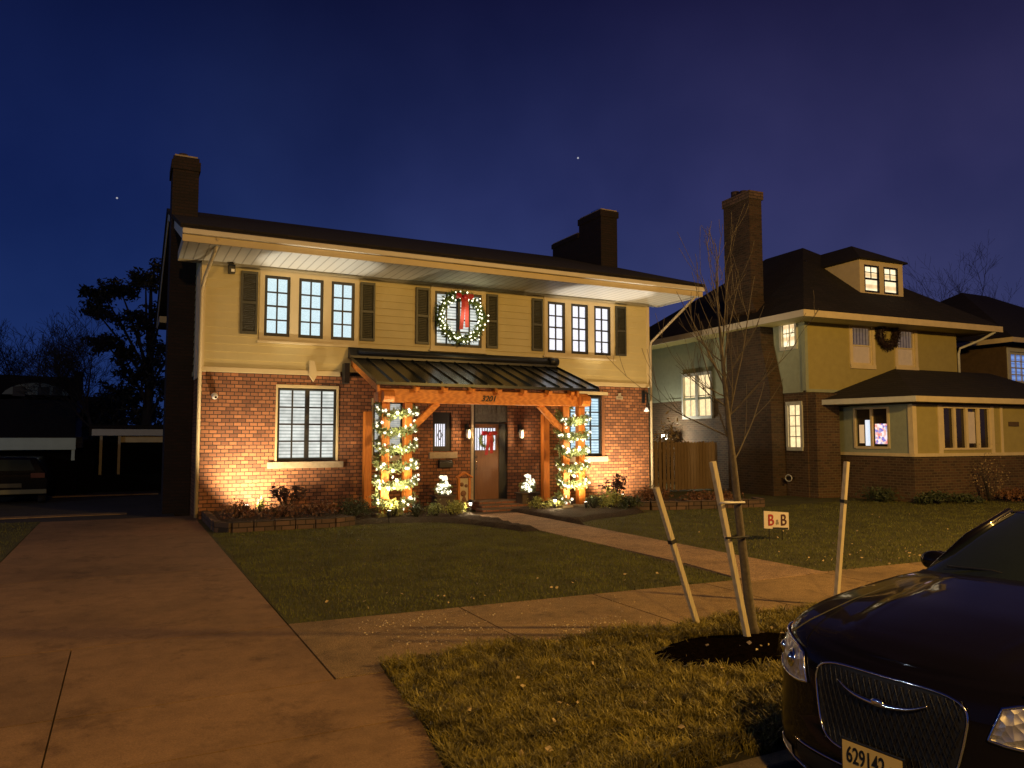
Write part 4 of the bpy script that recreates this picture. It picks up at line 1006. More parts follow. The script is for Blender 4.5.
# ------------------------------------------------------------------ picket fence between the houses
t_ = thing('picket_fence', 'weathered wooden picket fence between the two houses', 'fence', (17.5,22.3,0), world=True)
mb = MB(); x = 15.35; k = 0
while x < 20.1:
    w_ = .135; h_ = 1.83+random.uniform(-.02,.02); gap = .05 if x < 18.0 else .012
    mb.prism([(x,.05),(x+w_,.05),(x+w_,h_-.05),(x+w_-.04,h_),(x+.04,h_),(x,h_-.05)], 1, 22.3, 22.322); x += w_+gap
mb.build('picket', M['fence'], t_)
MB().box(15.35,20.1,22.323,22.37,.35,.44).box(15.35,20.1,22.323,22.37,1.45,1.54).build('rail', M['fence'], t_)
for x in (15.4, 17.7, 20.0): MB().box(x-.05, x+.05, 22.37, 22.47, -.05, 1.8).build('post', M['fence'], t_)
t_ = thing('garden_lamp', 'bright white lamp on the side wall behind the picket fence', 'lamp', (20.2,25.2,2.0), world=True)
MB().box(20.02,20.28,25.1,25.35,1.92,2.10).build('housing', M['black'], t_)
MB().box(19.95,20.018,25.08,25.38,1.90,2.10).build('lens', emis('lamp_lens_white', (1,.95,.85), 6), t_)

# ------------------------------------------------------------------ sage house (local frame, slightly turned)
S = thing('sage_house', 'two storey sage house on dark brick with a hipped dark roof and lit dormer', 'house', (20.2,18.0,0), R(-3.5))
SW, SD = 7.4, 9.6
def facing_side(fn):  # build helper: swap so +x wall at x=0 faces -X: local (u,v)->(y)
    pass
lowf = [(4.0, 4.9, 1.5, 2.9)]
mb = wall_holes(MB(), 0, SW, -.1, 3.55, 0, lowf, .1)
def side_wall(mb, y0, y1, z0, z1, x, holes, depth=.12):
    ys_ = sorted({y0,y1,*[h[0] for h in holes],*[h[1] for h in holes]}); zs = sorted({z0,z1,*[h[2] for h in holes],*[h[3] for h in holes]})
    for i in range(len(ys_)-1):
        for j in range(len(zs)-1):
            cy = (ys_[i]+ys_[i+1])/2; cz = (zs[j]+zs[j+1])/2
            if any(h[0] < cy < h[1] and h[2] < cz < h[3] for h in holes): continue
            mb.add([(x,ys_[i],zs[j]),(x,ys_[i+1],zs[j]),(x,ys_[i+1],zs[j+1]),(x,ys_[i],zs[j+1])],[(0,1,2,3)])
    for a, b, c, d in holes:
        mb.add([(x,a,c),(x,b,c),(x,b,d),(x,a,d),(x+depth,a,c),(x+depth,b,c),(x+depth,b,d),(x+depth,a,d)],[(0,4,5,1),(1,5,6,2),(2,6,7,3),(3,7,4,0)])
    return mb
sw_low = [(.27,.83,1.66,3.08), (4.90,6.66,2.85,3.55)]
side_wall(mb, 0, SD, -.1, 3.55, 0, sw_low)
mb.add([(SW,0,-.1),(SW,SD,-.1),(SW,SD,6),(SW,0,6)],[(0,1,2,3)]); mb.add([(0,SD,-.1),(SW,SD,-.1),(SW,SD,6),(0,SD,6)],[(0,1,2,3)])
mb.build('brick_wall', M['brick_brown'], S, fix=False)
sw_up = [(.38,1.00,5.10,6.02), (4.90,6.66,3.55,4.47)]
side_wall(MB(), -.02, SD, 3.55, 6.02, -.03, sw_up).build('side_siding', M['sage_side'], S, fix=False)
fw_up = [(2.10,3.05,4.50,5.85), (4.28,5.18,4.50,5.85)]
mb = wall_holes(MB(), -.03, SW, 3.55, 6.02, -.03, fw_up, .12); mb.add([(-.03,-.03,3.55),(SW,-.03,3.55),(SW,.0,3.55),(-.03,0,3.55)],[(0,1,2,3)])
mb.build('front_siding', M['sage'], S, fix=False)
MB().box(-.07,.05,-.07,-.032,3.55,6.0).box(-.07,-.034,-.032,.09,3.55,6.0).build('corner_board', M['sage_side'], S)
MB().box(-.05,-.031,.1,SD,3.50,3.60).box(-.05,SW,-.06,-.031,3.50,3.60).build('belt_board', M['sage_side'], S)
def side_window(y0, y1, z0, z1, x, cols, rows, pm, fm, mull=False, fw=.09, trim=.0):
    mb = MB(); xa, xb = x-.05, x+.05
    mb.box(xa,xb,y0-.08,y1+.08,z0-.12,z0).box(xa,xb,y0-.08,y1+.08,z1,z1+.12).box(xa,xb,y0-.1,y0,z0,z1).box(xa,xb,y1,y1+.1,z0,z1)
    if mull: c = (y0+y1)/2; mb.box(xa+.01,xb,c-.09,c+.09,z0,z1); bays = [(y0,c-.09),(c+.09,y1)]
    else: bays = [(y0,y1)]
    for a, b in bays:
        for k in range(1, cols): y = a+(b-a)*k/cols; mb.box(xb-.03,xb,y-.014,y+.014,z0,z1)
        for k in range(1, rows): z = z0+(z1-z0)*k/rows; mb.box(xb-.028,xb,a,b,z-.016,z+.016)
    w = mb.build('window', fm, S)
    MB().add([(xb+.01,y0,z0),(xb+.01,y1,z0),(xb+.01,y1,z1),(xb+.01,y0,z1)],[(0,1,2,3)]).build('pane', pm, w)
M['pale_side'] = plain('window_trim_grey', (.52,.54,.50), .6, .08, 5, bmp=0)
side_window(.38,1.00,5.10,6.02,-.04,2,2,M['pane_warm_attic'],M['pale_side'])
side_window(.27,.83,1.66,3.08,0,2,4,M['pane_warm'],M['pale_side'])
side_window(4.90,6.66,2.85,4.47,-.04,2,2,M['pane_warm'],M['pale_side'],True)
for a, b in ((2.10,3.05),(4.28,5.18)):
    w = window(S, a, b, 4.50, 5.85, -.02, 1, 2, None, fw=.06, frame_mat=M['sage_trim'])
    MB().add([(a+.06,.04,5.18),(b-.06,.04,5.18),(b-.06,.04,5.80),(a+.06,.04,5.80)],[(0,1,2,3)]).build('pane', M['pane_curtain'], w)
    MB().add([(a+.06,.035,4.56),(b-.06,.035,4.56),(b-.06,.035,5.16),(a+.06,.035,5.16)],[(0,1,2,3)]).build('lower_pane', M['pane_shade'], w)
    MB().box(a-.12,a-.001,-.07,-.028,4.40,5.97).box(b+.001,b+.12,-.07,-.028,4.40,5.97).box(a,b,-.07,-.028,5.852,5.97).box(a-.12,b+.12,-.09,-.028,4.36,4.498).build('casing', M['sage_trim'], w)
MB().box(3.18,4.15,-.06,-.031,5.86,5.96).build('head_board', M['sage_trim'], S)
# roof
e0x, e1x, e0y, e1y, ez = -1.05, 8.5, -1.05, SD+1.0, 5.84
mb = MB(); cx = (e0x+e1x)/2; py = e0y+(cx-e0x); py2 = e1y-(cx-e0x); pz = 9.62; t = .05
A = [(e0x,e0y,ez+.22),(e1x,e0y,ez+.22),(e1x,e1y,ez+.22),(e0x,e1y,ez+.22),(cx,py,pz),(cx,max(py2,py+.6),pz)]
mb.add(A, [(0,1,4),(1,2,5,4),(2,3,5),(3,0,4,5),(3,2,1,0)])
mb.build('roof', M['roof'], S)
MB().box(e0x-.02,e1x+.02,e0y-.02,e0y+.02,ez,ez+.21).box(e1x-.02,e1x+.02,e0y+.021,e1y,ez,ez+.21).build('front_fascia', M['sage_trim'], S)
MB().box(e0x-.02,e0x+.02,e0y+.021,e1y,ez,ez+.21).build('side_fascia', M['white'], S)  # whiter than the front fascia: cool light put into the colour
MB().box(e0x+.02,e1x-.02,e0y+.02,e1y-.02,ez+.02,ez+.05).build('soffit', M['sage'], S)
MB().tube([(e1x-.3,e0y+.05,5.85),(e1x-.45,e0y+.5,5.6),(SW+.1,-.1,5.3),(SW+.04,-.08,5.1),(SW+.04,-.08,3.9)], .045, 8).build('downspout', M['pale_side'], S)
MB().box(-.06,-.0,3.35,3.6,.55,.8).build('vent', M['pale_side'], S)
for q in ((1.4,2.2,7.9),(6.2,3.0,7.9)): MB().tube([(q[0]+1.2,q[1]+.3,7.4),(q[0]+1.2,q[1]+.3,8.75)], .05, 8).build('vent_pipe', M['gunmetal'], S)
# dormer
dx0, dx1, dy, dz0, dz1 = 3.12, 5.30, .45, 6.9, 8.38
mb = wall_holes(MB(), dx0, dx1, dz0, dz1, dy, [(3.35,4.10,7.22,8.22),(4.32,5.06,7.22,8.22)], .08)
for X in (dx0, dx1): mb.add([(X,dy,dz0),(X,dy+2.6,dz0),(X,dy+2.6,dz1),(X,dy,dz1)],[(0,1,2,3)])
dm = mb.build('dormer', M['sage_trim'], S, fix=False)
mc = (dx0+dx1)/2
MB().add([(dx0-.12,dy-.14,dz1),(dx1+.12,dy-.14,dz1),(dx1+.12,dy+3.2,dz1),(dx0-.12,dy+3.2,dz1),(mc,dy+1.3,9.28),(mc,dy+3.2,9.28),
          (dx0-.12,dy-.14,dz1+.06),(dx1+.12,dy-.14,dz1+.06),(dx1+.12,dy+3.2,dz1+.06),(dx0-.12,dy+3.2,dz1+.06)],
         [(0,1,2,3),(6,7,4),(7,8,5,4),(9,6,4,5),(0,1,7,6),(1,2,8,7),(3,0,6,9),(8,9,5)]).build('dormer_roof', M['roof'], dm)
for a, b in ((3.35,4.10),(4.32,5.06)):
    mb = MB().box(a,a+.06,dy+.01,dy+.07,7.22,8.22).box(b-.06,b,dy+.01,dy+.07,7.22,8.22).box(a+.06,b-.06,dy+.01,dy+.07,7.22,7.29).box(a+.06,b-.06,dy+.01,dy+.07,8.16,8.22).box(a+.06,b-.06,dy+.012,dy+.07,7.69,7.75)
    c = (a+b)/2; mb.box(c-.012,c+.012,dy+.03,dy+.06,7.75,8.16).box(a+.06,b-.06,dy+.032,dy+.058,7.95,7.975)
    mb.add([(a,dy+.069,7.22),(b,dy+.069,7.22),(b,dy+.069,8.22),(a,dy+.069,8.22)],[(0,1,2,3)]) if False else None
    mb.build('window_frame', M['black'], dm)
    MB().add([(a+.03,dy+.066,7.24),(b-.03,dy+.066,7.24),(b-.03,dy+.066,8.20),(a+.03,dy+.066,8.20)],[(0,1,2,3)]).build('pane', M['pane_warm_attic'], dm)
# chimney
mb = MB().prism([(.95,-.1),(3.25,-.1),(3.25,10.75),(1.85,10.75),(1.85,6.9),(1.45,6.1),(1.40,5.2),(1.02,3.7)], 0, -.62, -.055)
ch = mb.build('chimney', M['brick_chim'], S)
MB().box(-.66,-.0,1.80,3.29,10.55,10.85).build('cap', M['edging'], ch)
MB().tube([(-.3,2.5,10.85),(-.3,2.5,11.05)], .14, 10).tube([(-.3,2.95,10.85),(-.3,2.95,11.15)], .16, 10).build('flue', M['pot'], ch)
MB().box(.05,1.08,-.35,-.001,-.1,3.45).build('brick_pier', M['brick_brown'], S)
# enclosed porch
PX0, PX1, PY = 1.32, 8.6, -2.92
pw = MB()
side_wall(pw, PY, -.001, -.1, 1.44, PX0, []); wall_holes(pw, PX0, PX1, -.1, 1.44, PY, [])
pp = pw.build('porch_base', M['brick_brown'], S, fix=False)
up = wall_holes(MB(), PX0, PX1, 1.44, 3.02, PY, [(2.62,4.85,1.66,2.90)], .08); up.build('porch_wall', M['sage'], pp, fix=False)
side_wall(MB(), PY, -.001, 1.44, 3.02, PX0, [(-2.02,-.80,1.70,2.90)], .08).build('porch_side_wall', M['sage_side'], pp, fix=False)
MB().box(PX0-.03,PX0+.14,PY-.03,PY-.001,1.44,3.0).box(PX0-.03,PX0-.001,PY,PY+.14,1.44,3.0).box(PX0-.04,PX1,PY-.05,PY-.002,1.40,1.50).box(PX0-.05,PX0-.002,PY,0,1.40,1.50).box(2.42,2.60,PY-.03,PY-.001,1.5,3.0).box(4.87,5.02,PY-.03,PY-.001,1.5,3.0).box(5.35,5.45,PY-.03,PY-.001,1.5,3.0).box(6.6,6.7,PY-.03,PY-.001,1.5,3.0).build('porch_trim', M['sage_trim'], pp)
mb = MB()
for k in range(5):
    x = 2.62+(4.85-2.62)*k/4; mb.box(x-.055, x+.055, PY-.02, PY+.05, 1.66, 2.90)
mb.box(2.62,4.85,PY-.03,PY+.05,1.60,1.66).box(2.62,4.85,PY-.02,PY+.05,2.90,2.96)
w = mb.build('window', M['sage_trim'], S)
MB().add([(2.62,PY+.06,1.66),(4.85,PY+.06,1.66),(4.85,PY+.06,2.9),(2.62,PY+.06,2.9)],[(0,1,2,3)]).build('pane', M['pane_dark'], w)
MB().add([(3.75,PY+.05,1.8),(4.2,PY+.05,1.8),(4.2,PY+.05,2.8),(3.75,PY+.05,2.8)],[(0,1,2,3)]).build('curtain', M['pane_shade'], w)
mb = MB(); xb = PX0
mb.box(xb-.03,xb+.05,-2.10,-2.02,1.64,2.96).box(xb-.03,xb+.05,-.80,-.72,1.64,2.96).box(xb-.02,xb+.05,-1.45,-1.37,1.70,2.90).box(xb-.03,xb+.05,-2.02,-.80,1.62,1.70).box(xb-.03,xb+.05,-2.02,-.80,2.90,2.96)
w = mb.build('window', M['sage_trim'], S)
MB().add([(xb+.06,-2.02,1.7),(xb+.06,-.8,1.7),(xb+.06,-.8,2.9),(xb+.06,-2.02,2.9)],[(0,1,2,3)]).build('pane', M['pane_dark'], w)
# lit panels seen through the porch side window
mosaic, mnt, mp_ = new_mat('lit_poster_colours'); v_ = coords(mnt, 'Object'); vo = node(mnt, 'ShaderNodeTexVoronoi'); vo.inputs['Scale'].default_value = 13; mnt.links.new(v_, vo.inputs['Vector'])
cc = ramp(mnt, noise_tex(mnt, vo.outputs['Color'], 4, 0), [(.35,(.05,.10,.6)),(.45,(.9,.85,.8)),(.55,(.85,.1,.08)),(.65,(.95,.8,.9))])
mnt.links.new(cc, mp_.inputs['Emission Color']); mp_.inputs['Emission Strength'].default_value = 1.0
MB().box(xb+.03,xb+.045,-1.98,-1.52,1.78,2.42).build('lit_poster', mosaic, w)
MB().box(xb+.03,xb+.045,-1.34,-1.14,1.72,2.55).build('lit_sheet', emis('sheet_blue_white', (.72,.85,1), .9), w)
MB().box(xb+.03,xb+.045,-1.08,-.90,1.80,2.40).build('lit_card', emis('card_warm', (.8,.5,.25), .45), w)
# porch roof
qx0, qx1, qy, qz = .78, 9.2, -3.32, 3.06
qx0 = .97; ql = .28
mb = MB(); mb.add([(qx0,qy,qz+.17),(qx1,qy,qz+.17),(qx1,-.04,4.42),(4.12,-.04,4.42),(ql,-.04,qz+.17),(qx1,-.04,qz+.1),(ql,-.04,qz+.1),(qx0,qy,qz+.1),(qx1,qy,qz+.1)],
    [(0,1,2,3),(0,3,4),(7,8,5,6),(0,7,8,1),(1,8,5,2),(4,6,7,0)]); mb.build('porch_roof', M['roof'], pp, fix=False)
MB().box(qx0,qx1,qy-.03,qy,qz,qz+.17).build('porch_fascia', M['sage_trim'], pp)
MB().prism([(qx0-.03,qy-.03),(qx0,qy-.03),(ql,-.04),(ql-.03,-.04)],2,qz,qz+.17).build('porch_side_fascia', M['pale_side'], pp)  # greyer than the porch front fascia: cool light put into the colour
MB().prism([(qx0,qy),(qx1,qy),(qx1,-.04),(ql,-.04)],2,qz,qz+.03).build('porch_soffit', M['sage'], pp)
# wire plaque on the porch
MB().box(5.75,6.25,PY-.03,PY-.001,2.35,2.5).build('name_plate', M['darkwall'], pp)
# things near the sage house
t_ = thing('rabbit_statue', 'small pale sitting rabbit statue in front of the sage house porch', 'statue', (23.4,15.05,0), world=True)
MB().tube([(23.4,15.05,0),(23.4,15.05,.08),(23.39,15.05,.2),(23.37,15.05,.27)], [.12,.14,.09,.05], 10).ball((23.36,15.03,.31), .065, 8).tube([(23.37,15.05,.34),(23.39,15.06,.45)], [.02,.012], 6).tube([(23.34,15.05,.34),(23.33,15.06,.44)], [.02,.012], 6).ball((23.33,14.97,.05), .05, 6).build('figure', plain('statue_stone', (.4,.33,.24), .8, .2, 9), t_)
MB().box(23.26,23.54,14.93,15.19,-.02,.03).build('plinth', M['edging'], t_)
t_ = thing('hose_reel', 'small pale coiled hose against the sage house side wall', 'hose', (19.95,18.35,.6), world=True)
MB().tube([(19.93,18.6+.14*math.cos(a),.62+.11*math.sin(a)) for a in [k*PI/8 for k in range(17)]], .018, 6).build('coil', M['pale_side'], t_)
MB().box(19.95,20.1,18.5,18.7,.58,.66).build('bracket', M['black'], t_)
G2 = 'dark shrubs at the base of the sage house'
shrub('dark bare shrub in the corner left of the sage porch', 21.0, 15.9, 0, .7, .5, .55, 700, .10, M['green'], group=G2, seed=31)
shrub('low dark shrub under the sage porch side window', 21.6, 14.5, 0, .8, .45, .38, 700, .10, M['green'], group=G2, seed=32)
shrub('low dark shrub right of the rabbit statue', 25.0, 14.1, 0, 1.0, .5, .42, 800, .10, M['brownleaf'], group=G2, seed=33)
shrub('low dark shrub left of the rabbit statue', 22.8, 14.4, 0, .5, .4, .3, 500, .10, M['green'], group=G2, seed=36)
t_ = shrub('twiggy bare shrub brushing the sage porch front windows', 24.1, 14.4, 0, .8, .35, 1.75, 260, .06, M['darkleafy'] if 'darkleafy' in M else M['tan_leaf'], group=G2, seed=34)
shrub('tan leafed small tree lit up behind the picket fence', 18.9, 23.6, 0, .8, .6, 2.7, 900, .12, M['tan_leaf'], seed=35, group='plants behind the picket fence')
MB  # keep

# ------------------------------------------------------------------ third house at the right edge
T = thing('brown_house', 'dark brown house at the right edge with one blue lit window', 'house', (31.5,18.0,0), world=True)
X0, Y0, X1, Y1 = 31.5, 18.0, 42.5, 27.0
mb = wall_holes(MB(), X0, X1, -.1, 5.75, Y0, [(31.72,33.1,4.15,5.45)], .1)
for X in (X0, X1): mb.add([(X,Y0,-.1),(X,Y1,-.1),(X,Y1,5.75),(X,Y0,5.75)],[(0,1,2,3)])
mb.add([(X0,Y1,-.1),(X1,Y1,-.1),(X1,Y1,5.75),(X0,Y1,5.75)],[(0,1,2,3)]); mb.build('wall', M['darkwall'], T, fix=False)
w = window(T, 31.74,33.08,4.17,5.43, Y0-.02, 3, 4, M['pane_blue'], fw=.09, frame_mat=M['pale_side'], depth=.09)
MB().box(31.58,31.72,Y0-.06,Y0-.002,4.0,5.6).box(33.1,33.24,Y0-.06,Y0-.002,4.0,5.6).box(31.72,33.1,Y0-.06,Y0-.002,5.45,5.6).box(31.72,33.1,Y0-.07,Y0-.002,4.0,4.15).build('casing', M['pale_side'], w)
a0, a1, b0, b1 = X0-.7, X1+.7, Y0-.7, Y1+.7; z = 5.72; cy = (b0+b1)/2; hp = (b1-b0)/2
MB().add([(a0,b0,z+.2),(a1,b0,z+.2),(a1,b1,z+.2),(a0,b1,z+.2),(a0+hp,cy,9.0),(a1-hp,cy,9.0)],[(0,1,5,4),(1,2,5),(2,3,4,5),(3,0,4),(3,2,1,0)]).build('roof', M['roof'], T)
MB().box(a0-.02,a1,b0-.02,b0+.02,z,z+.19).box(a0-.02,a0+.02,b0+.021,b1,z,z+.19).build('fascia', M['sage_trim'], T)

# ------------------------------------------------------------------ left background
t_ = thing('far_dark_house', 'dark distant house at the far left with an arched pale gable', 'house', (-5.5,55,0), world=True)
MB().box(-14,-2.8,55,63,-.1,4.6).build('wall', M['nightwall'], t_)
pr = []
for k in range(13): a = PI*k/12; pr.append((-5.2-1.75*math.cos(a)*1.0, 4.55+.95*math.sin(a)))
MB().prism([(-14,4.55),(-2.7,4.55),(-2.85,5.75),(-14,5.95)], 1, 55.3, 62).build('roof', M['roof'], t_)
gb = MB().prism([(-6.9,4.3)]+[(-4.95-1.9*math.cos(PI*k/12), 4.3+1.05*math.sin(PI*k/12)) for k in range(13)][0:13], 1, 55.0, 55.28).build('gable', M['sage_side'], t_)
for q in ((-6.2,-5.55,4.5),(-4.9,-4.3,4.6),(-4.1,-3.6,4.6)): MB().box(q[0],q[1],54.95,54.99,q[2],5.1).build('gable_window', M['black'], t_)
MB().box(-3.0,-2.5,54.9,55.9,4.3,6.15).build('chimney', M['brick_dark'], t_)
t_ = thing('left_garage', 'low dark garage at the far left with a pale blue green fascia', 'garage', (-5,30,0), world=True)
MB().box(-9,-1.45,30.6,36,-.1,1.62).build('wall', M['unlit_wall'], t_)
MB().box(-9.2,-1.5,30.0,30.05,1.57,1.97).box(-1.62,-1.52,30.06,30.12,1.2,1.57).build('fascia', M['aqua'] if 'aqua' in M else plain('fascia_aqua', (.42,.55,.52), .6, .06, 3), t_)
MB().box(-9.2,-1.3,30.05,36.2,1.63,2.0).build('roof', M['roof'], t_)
MB().box(-1.5,-.95,31,31.1,-.1,1.9).build('side_wall', M['unlit_wall'], t_)
t_ = thing('right_garage', 'dark garage beside the brick chimney with a pale fascia and posts', 'garage', (0,35,0), world=True)
MB().box(-1.2,5.5,35.0,35.05,2.06,2.32).build('fascia', M['pale_side'], t_)
MB().box(-.2,5.5,35.3,35.36,1.78,2.05).build('door_header', M['sage_trim'], t_)
MB().box(-1.2,5.6,35.9,41,-.1,2.0).build('wall', M['unlit_wall'], t_)
MB().box(-.18,5.5,35.37,35.42,-.05,1.77).build('garage_door', M['unlit_wall'], t_)
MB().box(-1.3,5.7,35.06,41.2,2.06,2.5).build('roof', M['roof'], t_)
for x in (-.86, -.20): MB().box(x-.05, x+.05, 35.1, 35.2, -.1, 2.05).build('post', M['drain'], t_)
# dark car parked far left
M['carpaint'] = None
def carpaint():
    m, nt, p = new_mat('car_paint_black')
    p.inputs['Base Color'].default_value = (.006, .005, .007, 1); p.inputs['Roughness'].default_value = .28
    p.inputs['Coat Weight'].default_value = .6; p.inputs['Coat Roughness'].default_value = .03; p.inputs['Specular IOR Level'].default_value = .02
    v = coords(nt, 'Object'); n = noise_tex(nt, v, 1.6, 2); bump(nt, p, n, .03, .01)
    return m
M['carpaint'] = carpaint(); M['taillens'] = plain('tail_lens', (.08,.004,.004), .3, .1, 4, bmp=0)
t_ = thing('dark_parked_car', 'dark saloon car parked under the far left garage roof', 'car', (-3.1,27.6,0), world=True)
MB().prism([(-4.0,.3),(-2.05,.3),(-2.0,.7),(-2.1,.95),(-2.35,1.38),(-3.7,1.4),(-3.95,.95),(-4.05,.7)], 1, 26.9, 31).build('body', M['carpaint'], t_, .06)
MB().prism([(-3.66,1.0),(-2.38,1.0),(-2.52,1.32),(-3.5,1.33)], 1, 26.86, 26.899).build('rear_window', M['glass_dark'], t_)
for x in (-3.85, -2.2): MB().tube([(x-.1,27.4,.32),(x+.1,27.4,.32)], .32, 16).build('wheel', M['tyre'], t_)
for x in (-3.75, -2.3): MB().box(x-.18, x+.18, 26.87, 26.9, .78, .92).build('taillight', M['taillens'], t_)
MB().box(-3.35,-2.7,26.87,26.9,.5,.62).build('number_plate', M['shutter'], t_)
MB().box(-4.0,-2.05,26.80,26.9,.30,.44).build('bumper', M['mossy'], t_, .02)
tag(MB().box(-1.55,1.4,31.6,31.7,-.05,.62).build('low_wall', M['unlit_wall']), 'low dark wall in front of the garage beside the brick chimney', 'wall')

# background trees
def leafy_tree(label, base, h, r0, crown, seed):
    rnd = random.Random(seed); random.seed(seed); t_ = thing('evergreen_tree', label, 'tree', base, world=True, group='dark trees behind the garages'); b = Vector(base)
    tr = MB(); tr.tube([b, b+Vector((.2,0,h*.4)), b+Vector((.1,0,h*.9))], [r0, r0*.7, r0*.2], 8)
    fo = MB()
    for (cx_, cz, rx, rz) in crown:
        c = b+Vector((cx_, rnd.uniform(-1,1), cz)); tr.tube([b+Vector((.15,0,cz*.55)), b.lerp(c,.6)+Vector((0,0,cz*.25)), c], [r0*.3, r0*.2, .03], 5)
        for _ in range(26):
            o = Vector((rnd.gauss(0,.42)*rx, rnd.gauss(0,.4)*rx, rnd.gauss(0,.42)*rz)); 
            for _ in range(26): fo.leaf(c+o+Vector((rnd.gauss(0,.16), rnd.gauss(0,.16), rnd.gauss(0,.13))), rnd.uniform(.18,.42), .4)
    tr.build('trunk', M['bark_dark'], t_, fix=False); fo.build('crown', M['night_leaf'], t_, fix=False)
leafy_tree('dark airy evergreen tree rising behind the brick chimney', (1.0,50,0), 12.5, .35,
    [(-.2,11.3,1.4,.7),(.9,11.8,1.2,.8),(-2.4,10.2,1.1,.55),(-1.5,10.6,1.2,.6),(-2.7,9.3,.8,.35),(-2.3,7.6,1.0,.5),(-.6,8.8,1.3,.7),(.8,9.6,1.5,1.0),(-1.2,6.8,1.1,.8),(.6,7.4,1.6,1.2),(-.3,5.6,1.5,1.0),(1.3,5.2,1.6,1.4),(-1.2,4.5,1.3,1.0),(.2,3.4,1.6,1.2),(2.2,8.5,1.6,1.2)], 3)
leafy_tree('low dark bushy tree behind the garage with the pale fascia', (-.4,56,0), 5.5, .2, [(-.8,4.2,1.0,.8),(.5,4.8,1.1,.9),(-1.6,3.4,.9,.8),(1.4,3.4,1.2,1.0),(0,2.6,1.4,1.0)], 4)
bare_tree('bare_tree', 'bare tree behind the distant dark house at the far left', (-6.2,66,0), 4.6, .28, 12, 5, .48, M['bark_dark'], twig=.012, nb=7, upright=.25)
bare_tree('bare_tree', 'bare tree right of the one behind the distant dark house', (-4.2,70,0), 4.2, .25, 15, 5, .5, M['bark_dark'], twig=.012, nb=7, upright=.25)
bare_tree('bare_tree', 'bare tree behind the sage house roof', (52.0,34,0), 6.3, .26, 19, 5, .46, M['bark_dark'], twig=.006, nb=7, upright=.3)
bare_tree('bare_tree', 'bare tree right of the sage house roof, nearer the brown house', (55.5,35,0), 5.4, .24, 23, 5, .46, M['bark_dark'], twig=.006, nb=7, upright=.3)
bare_tree('bare_tree', 'thin bare tree between brick house and garages', (-1.2,48,0), 3.8, .16, 29, 5, .5, M['bark_dark'], twig=.010, nb=6, upright=.3)
struct(MB().box(-60,0,75,78,-.1,5.5).box(60,140,60,63,-.1,6).build('far_hedge', M['night_leaf']))

# ------------------------------------------------------------------ the black car (local: +x forward, +y left, z up, origin at front bumper on the road)
CAR = thing('black_car', 'black saloon car with chrome winged grille parked at the kerb', 'car', (3.25, 2.53, ZS), R(184.5)); CAR.scale = (1, 1, 1.03)
HW = .945
FRONT = [(0,0),(-.004,.12),(-.014,.24),(-.030,.34),(-.052,.43),(-.085,.52),(-.125,.60),(-.175,.68),(-.235,.75),(-.31,.815),(-.41,.868),(-.54,.903),(-.70,.925),(-.95,.940),(-1.2,.945),(-1.5,.945),
         (-1.9,.942),(-2.4,.94),(-3.0,.94),(-3.5,.945),(-4.0,.945),(-4.35,.935),(-4.6,.90),(-4.8,.83),(-4.93,.70),(-5.0,.5),(-5.04,.25),(-5.05,0)]
cum = [0]
for a, b in zip(FRONT, FRONT[1:]): cum.append(cum[-1]+math.hypot(a[0]-b[0], a[1]-b[1]))
TOT = cum[-1]
def plan(s):
    s = max(0, min(TOT-1e-6, s))
    for i in range(len(cum)-1):
        if cum[i] <= s <= cum[i+1]:
            t = (s-cum[i])/(cum[i+1]-cum[i]); a, b = FRONT[i], FRONT[i+1]
            return a[0]+(b[0]-a[0])*t, a[1]+(b[1]-a[1])*t
def interp(tab, x):
    if x <= tab[0][0]: return tab[0][1]
    for (a, va), (b, vb) in zip(tab, tab[1:]):
        if a <= x <= b: return va+(vb-va)*(x-a)/(b-a)
    return tab[-1][1]
SHZ = [(-5.05,1.0),(-4.6,1.05),(-3.5,1.06),(-2.0,1.055),(-1.6,1.045),(-.8,.985),(-.4,.94),(-.15,.91),(0,.895)]
WID = [(.0,.955),(.16,.985),(.3,.995),(.5,1.0),(.72,.992),(.86,.975),(.95,.95),(1.0,.915)]
FOF = [(.0,-.14),(.08,-.05),(.16,-.01),(.30,.0),(.42,-.015),(.5,-.03),(.8,-.045),(.92,-.065),(.97,-.10),(1.0,-.16)]
def surf(s, h, side=1, push=0):
    """h: 0 bottom .. 1 shoulder"""
    x, y = plan(s); zt = interp(SHZ, x); z = .17+(zt-.17)*h
    w = interp(WID, h); fo = interp(FOF, h)*max(0, 1+x/1.2) if x > -1.2 else 0
    rf = interp(FOF, h)*max(0, (-3.9-x)/1.15)*-1 if x < -3.9 else 0
    p = Vector((x+fo+rf, y*w, z))
    if push:
        e = .01; a = surf(s+e, h, 1); b = surf(max(0,s-e), h, 1); c = surf(s, min(1,h+.02), 1); d = surf(s, max(0,h-.02), 1)
        n = (a-b).cross(c-d)
        if n.length > 1e-9:
            n.normalize()
            if n.dot(p-Vector((-2.5,0,z))) < 0: n = -n
            p = p+n*push
    return Vector((p.x, p.y*side, p.z))
ss = []
for i in range(len(cum)-1):
    k = max(1, int((cum[i+1]-cum[i])/.09)); ss += [cum[i]+(cum[i+1]-cum[i])*j/k for j in range(k)]
ss.append(TOT-1e-5)
hs = [0,.04,.08,.12,.16,.22,.3,.36,.42,.46,.5,.56,.62,.68,.74,.8,.86,.90,.93,.96,.98,1.0]
loop = [(s, 1) for s in ss] + [(s, -1) for s in reversed(ss[1:-1])]
vs = []; fs = []; n = len(loop)
for h in hs:
    for s, sd in loop: vs.append(surf(s, h, sd))
for j in range(len(hs)-1):
    for i in range(n): fs.append((j*n+i, j*n+(i+1)%n, (j+1)*n+(i+1)%n, (j+1)*n+i))
mb = MB(); mb.add(vs, fs, True)
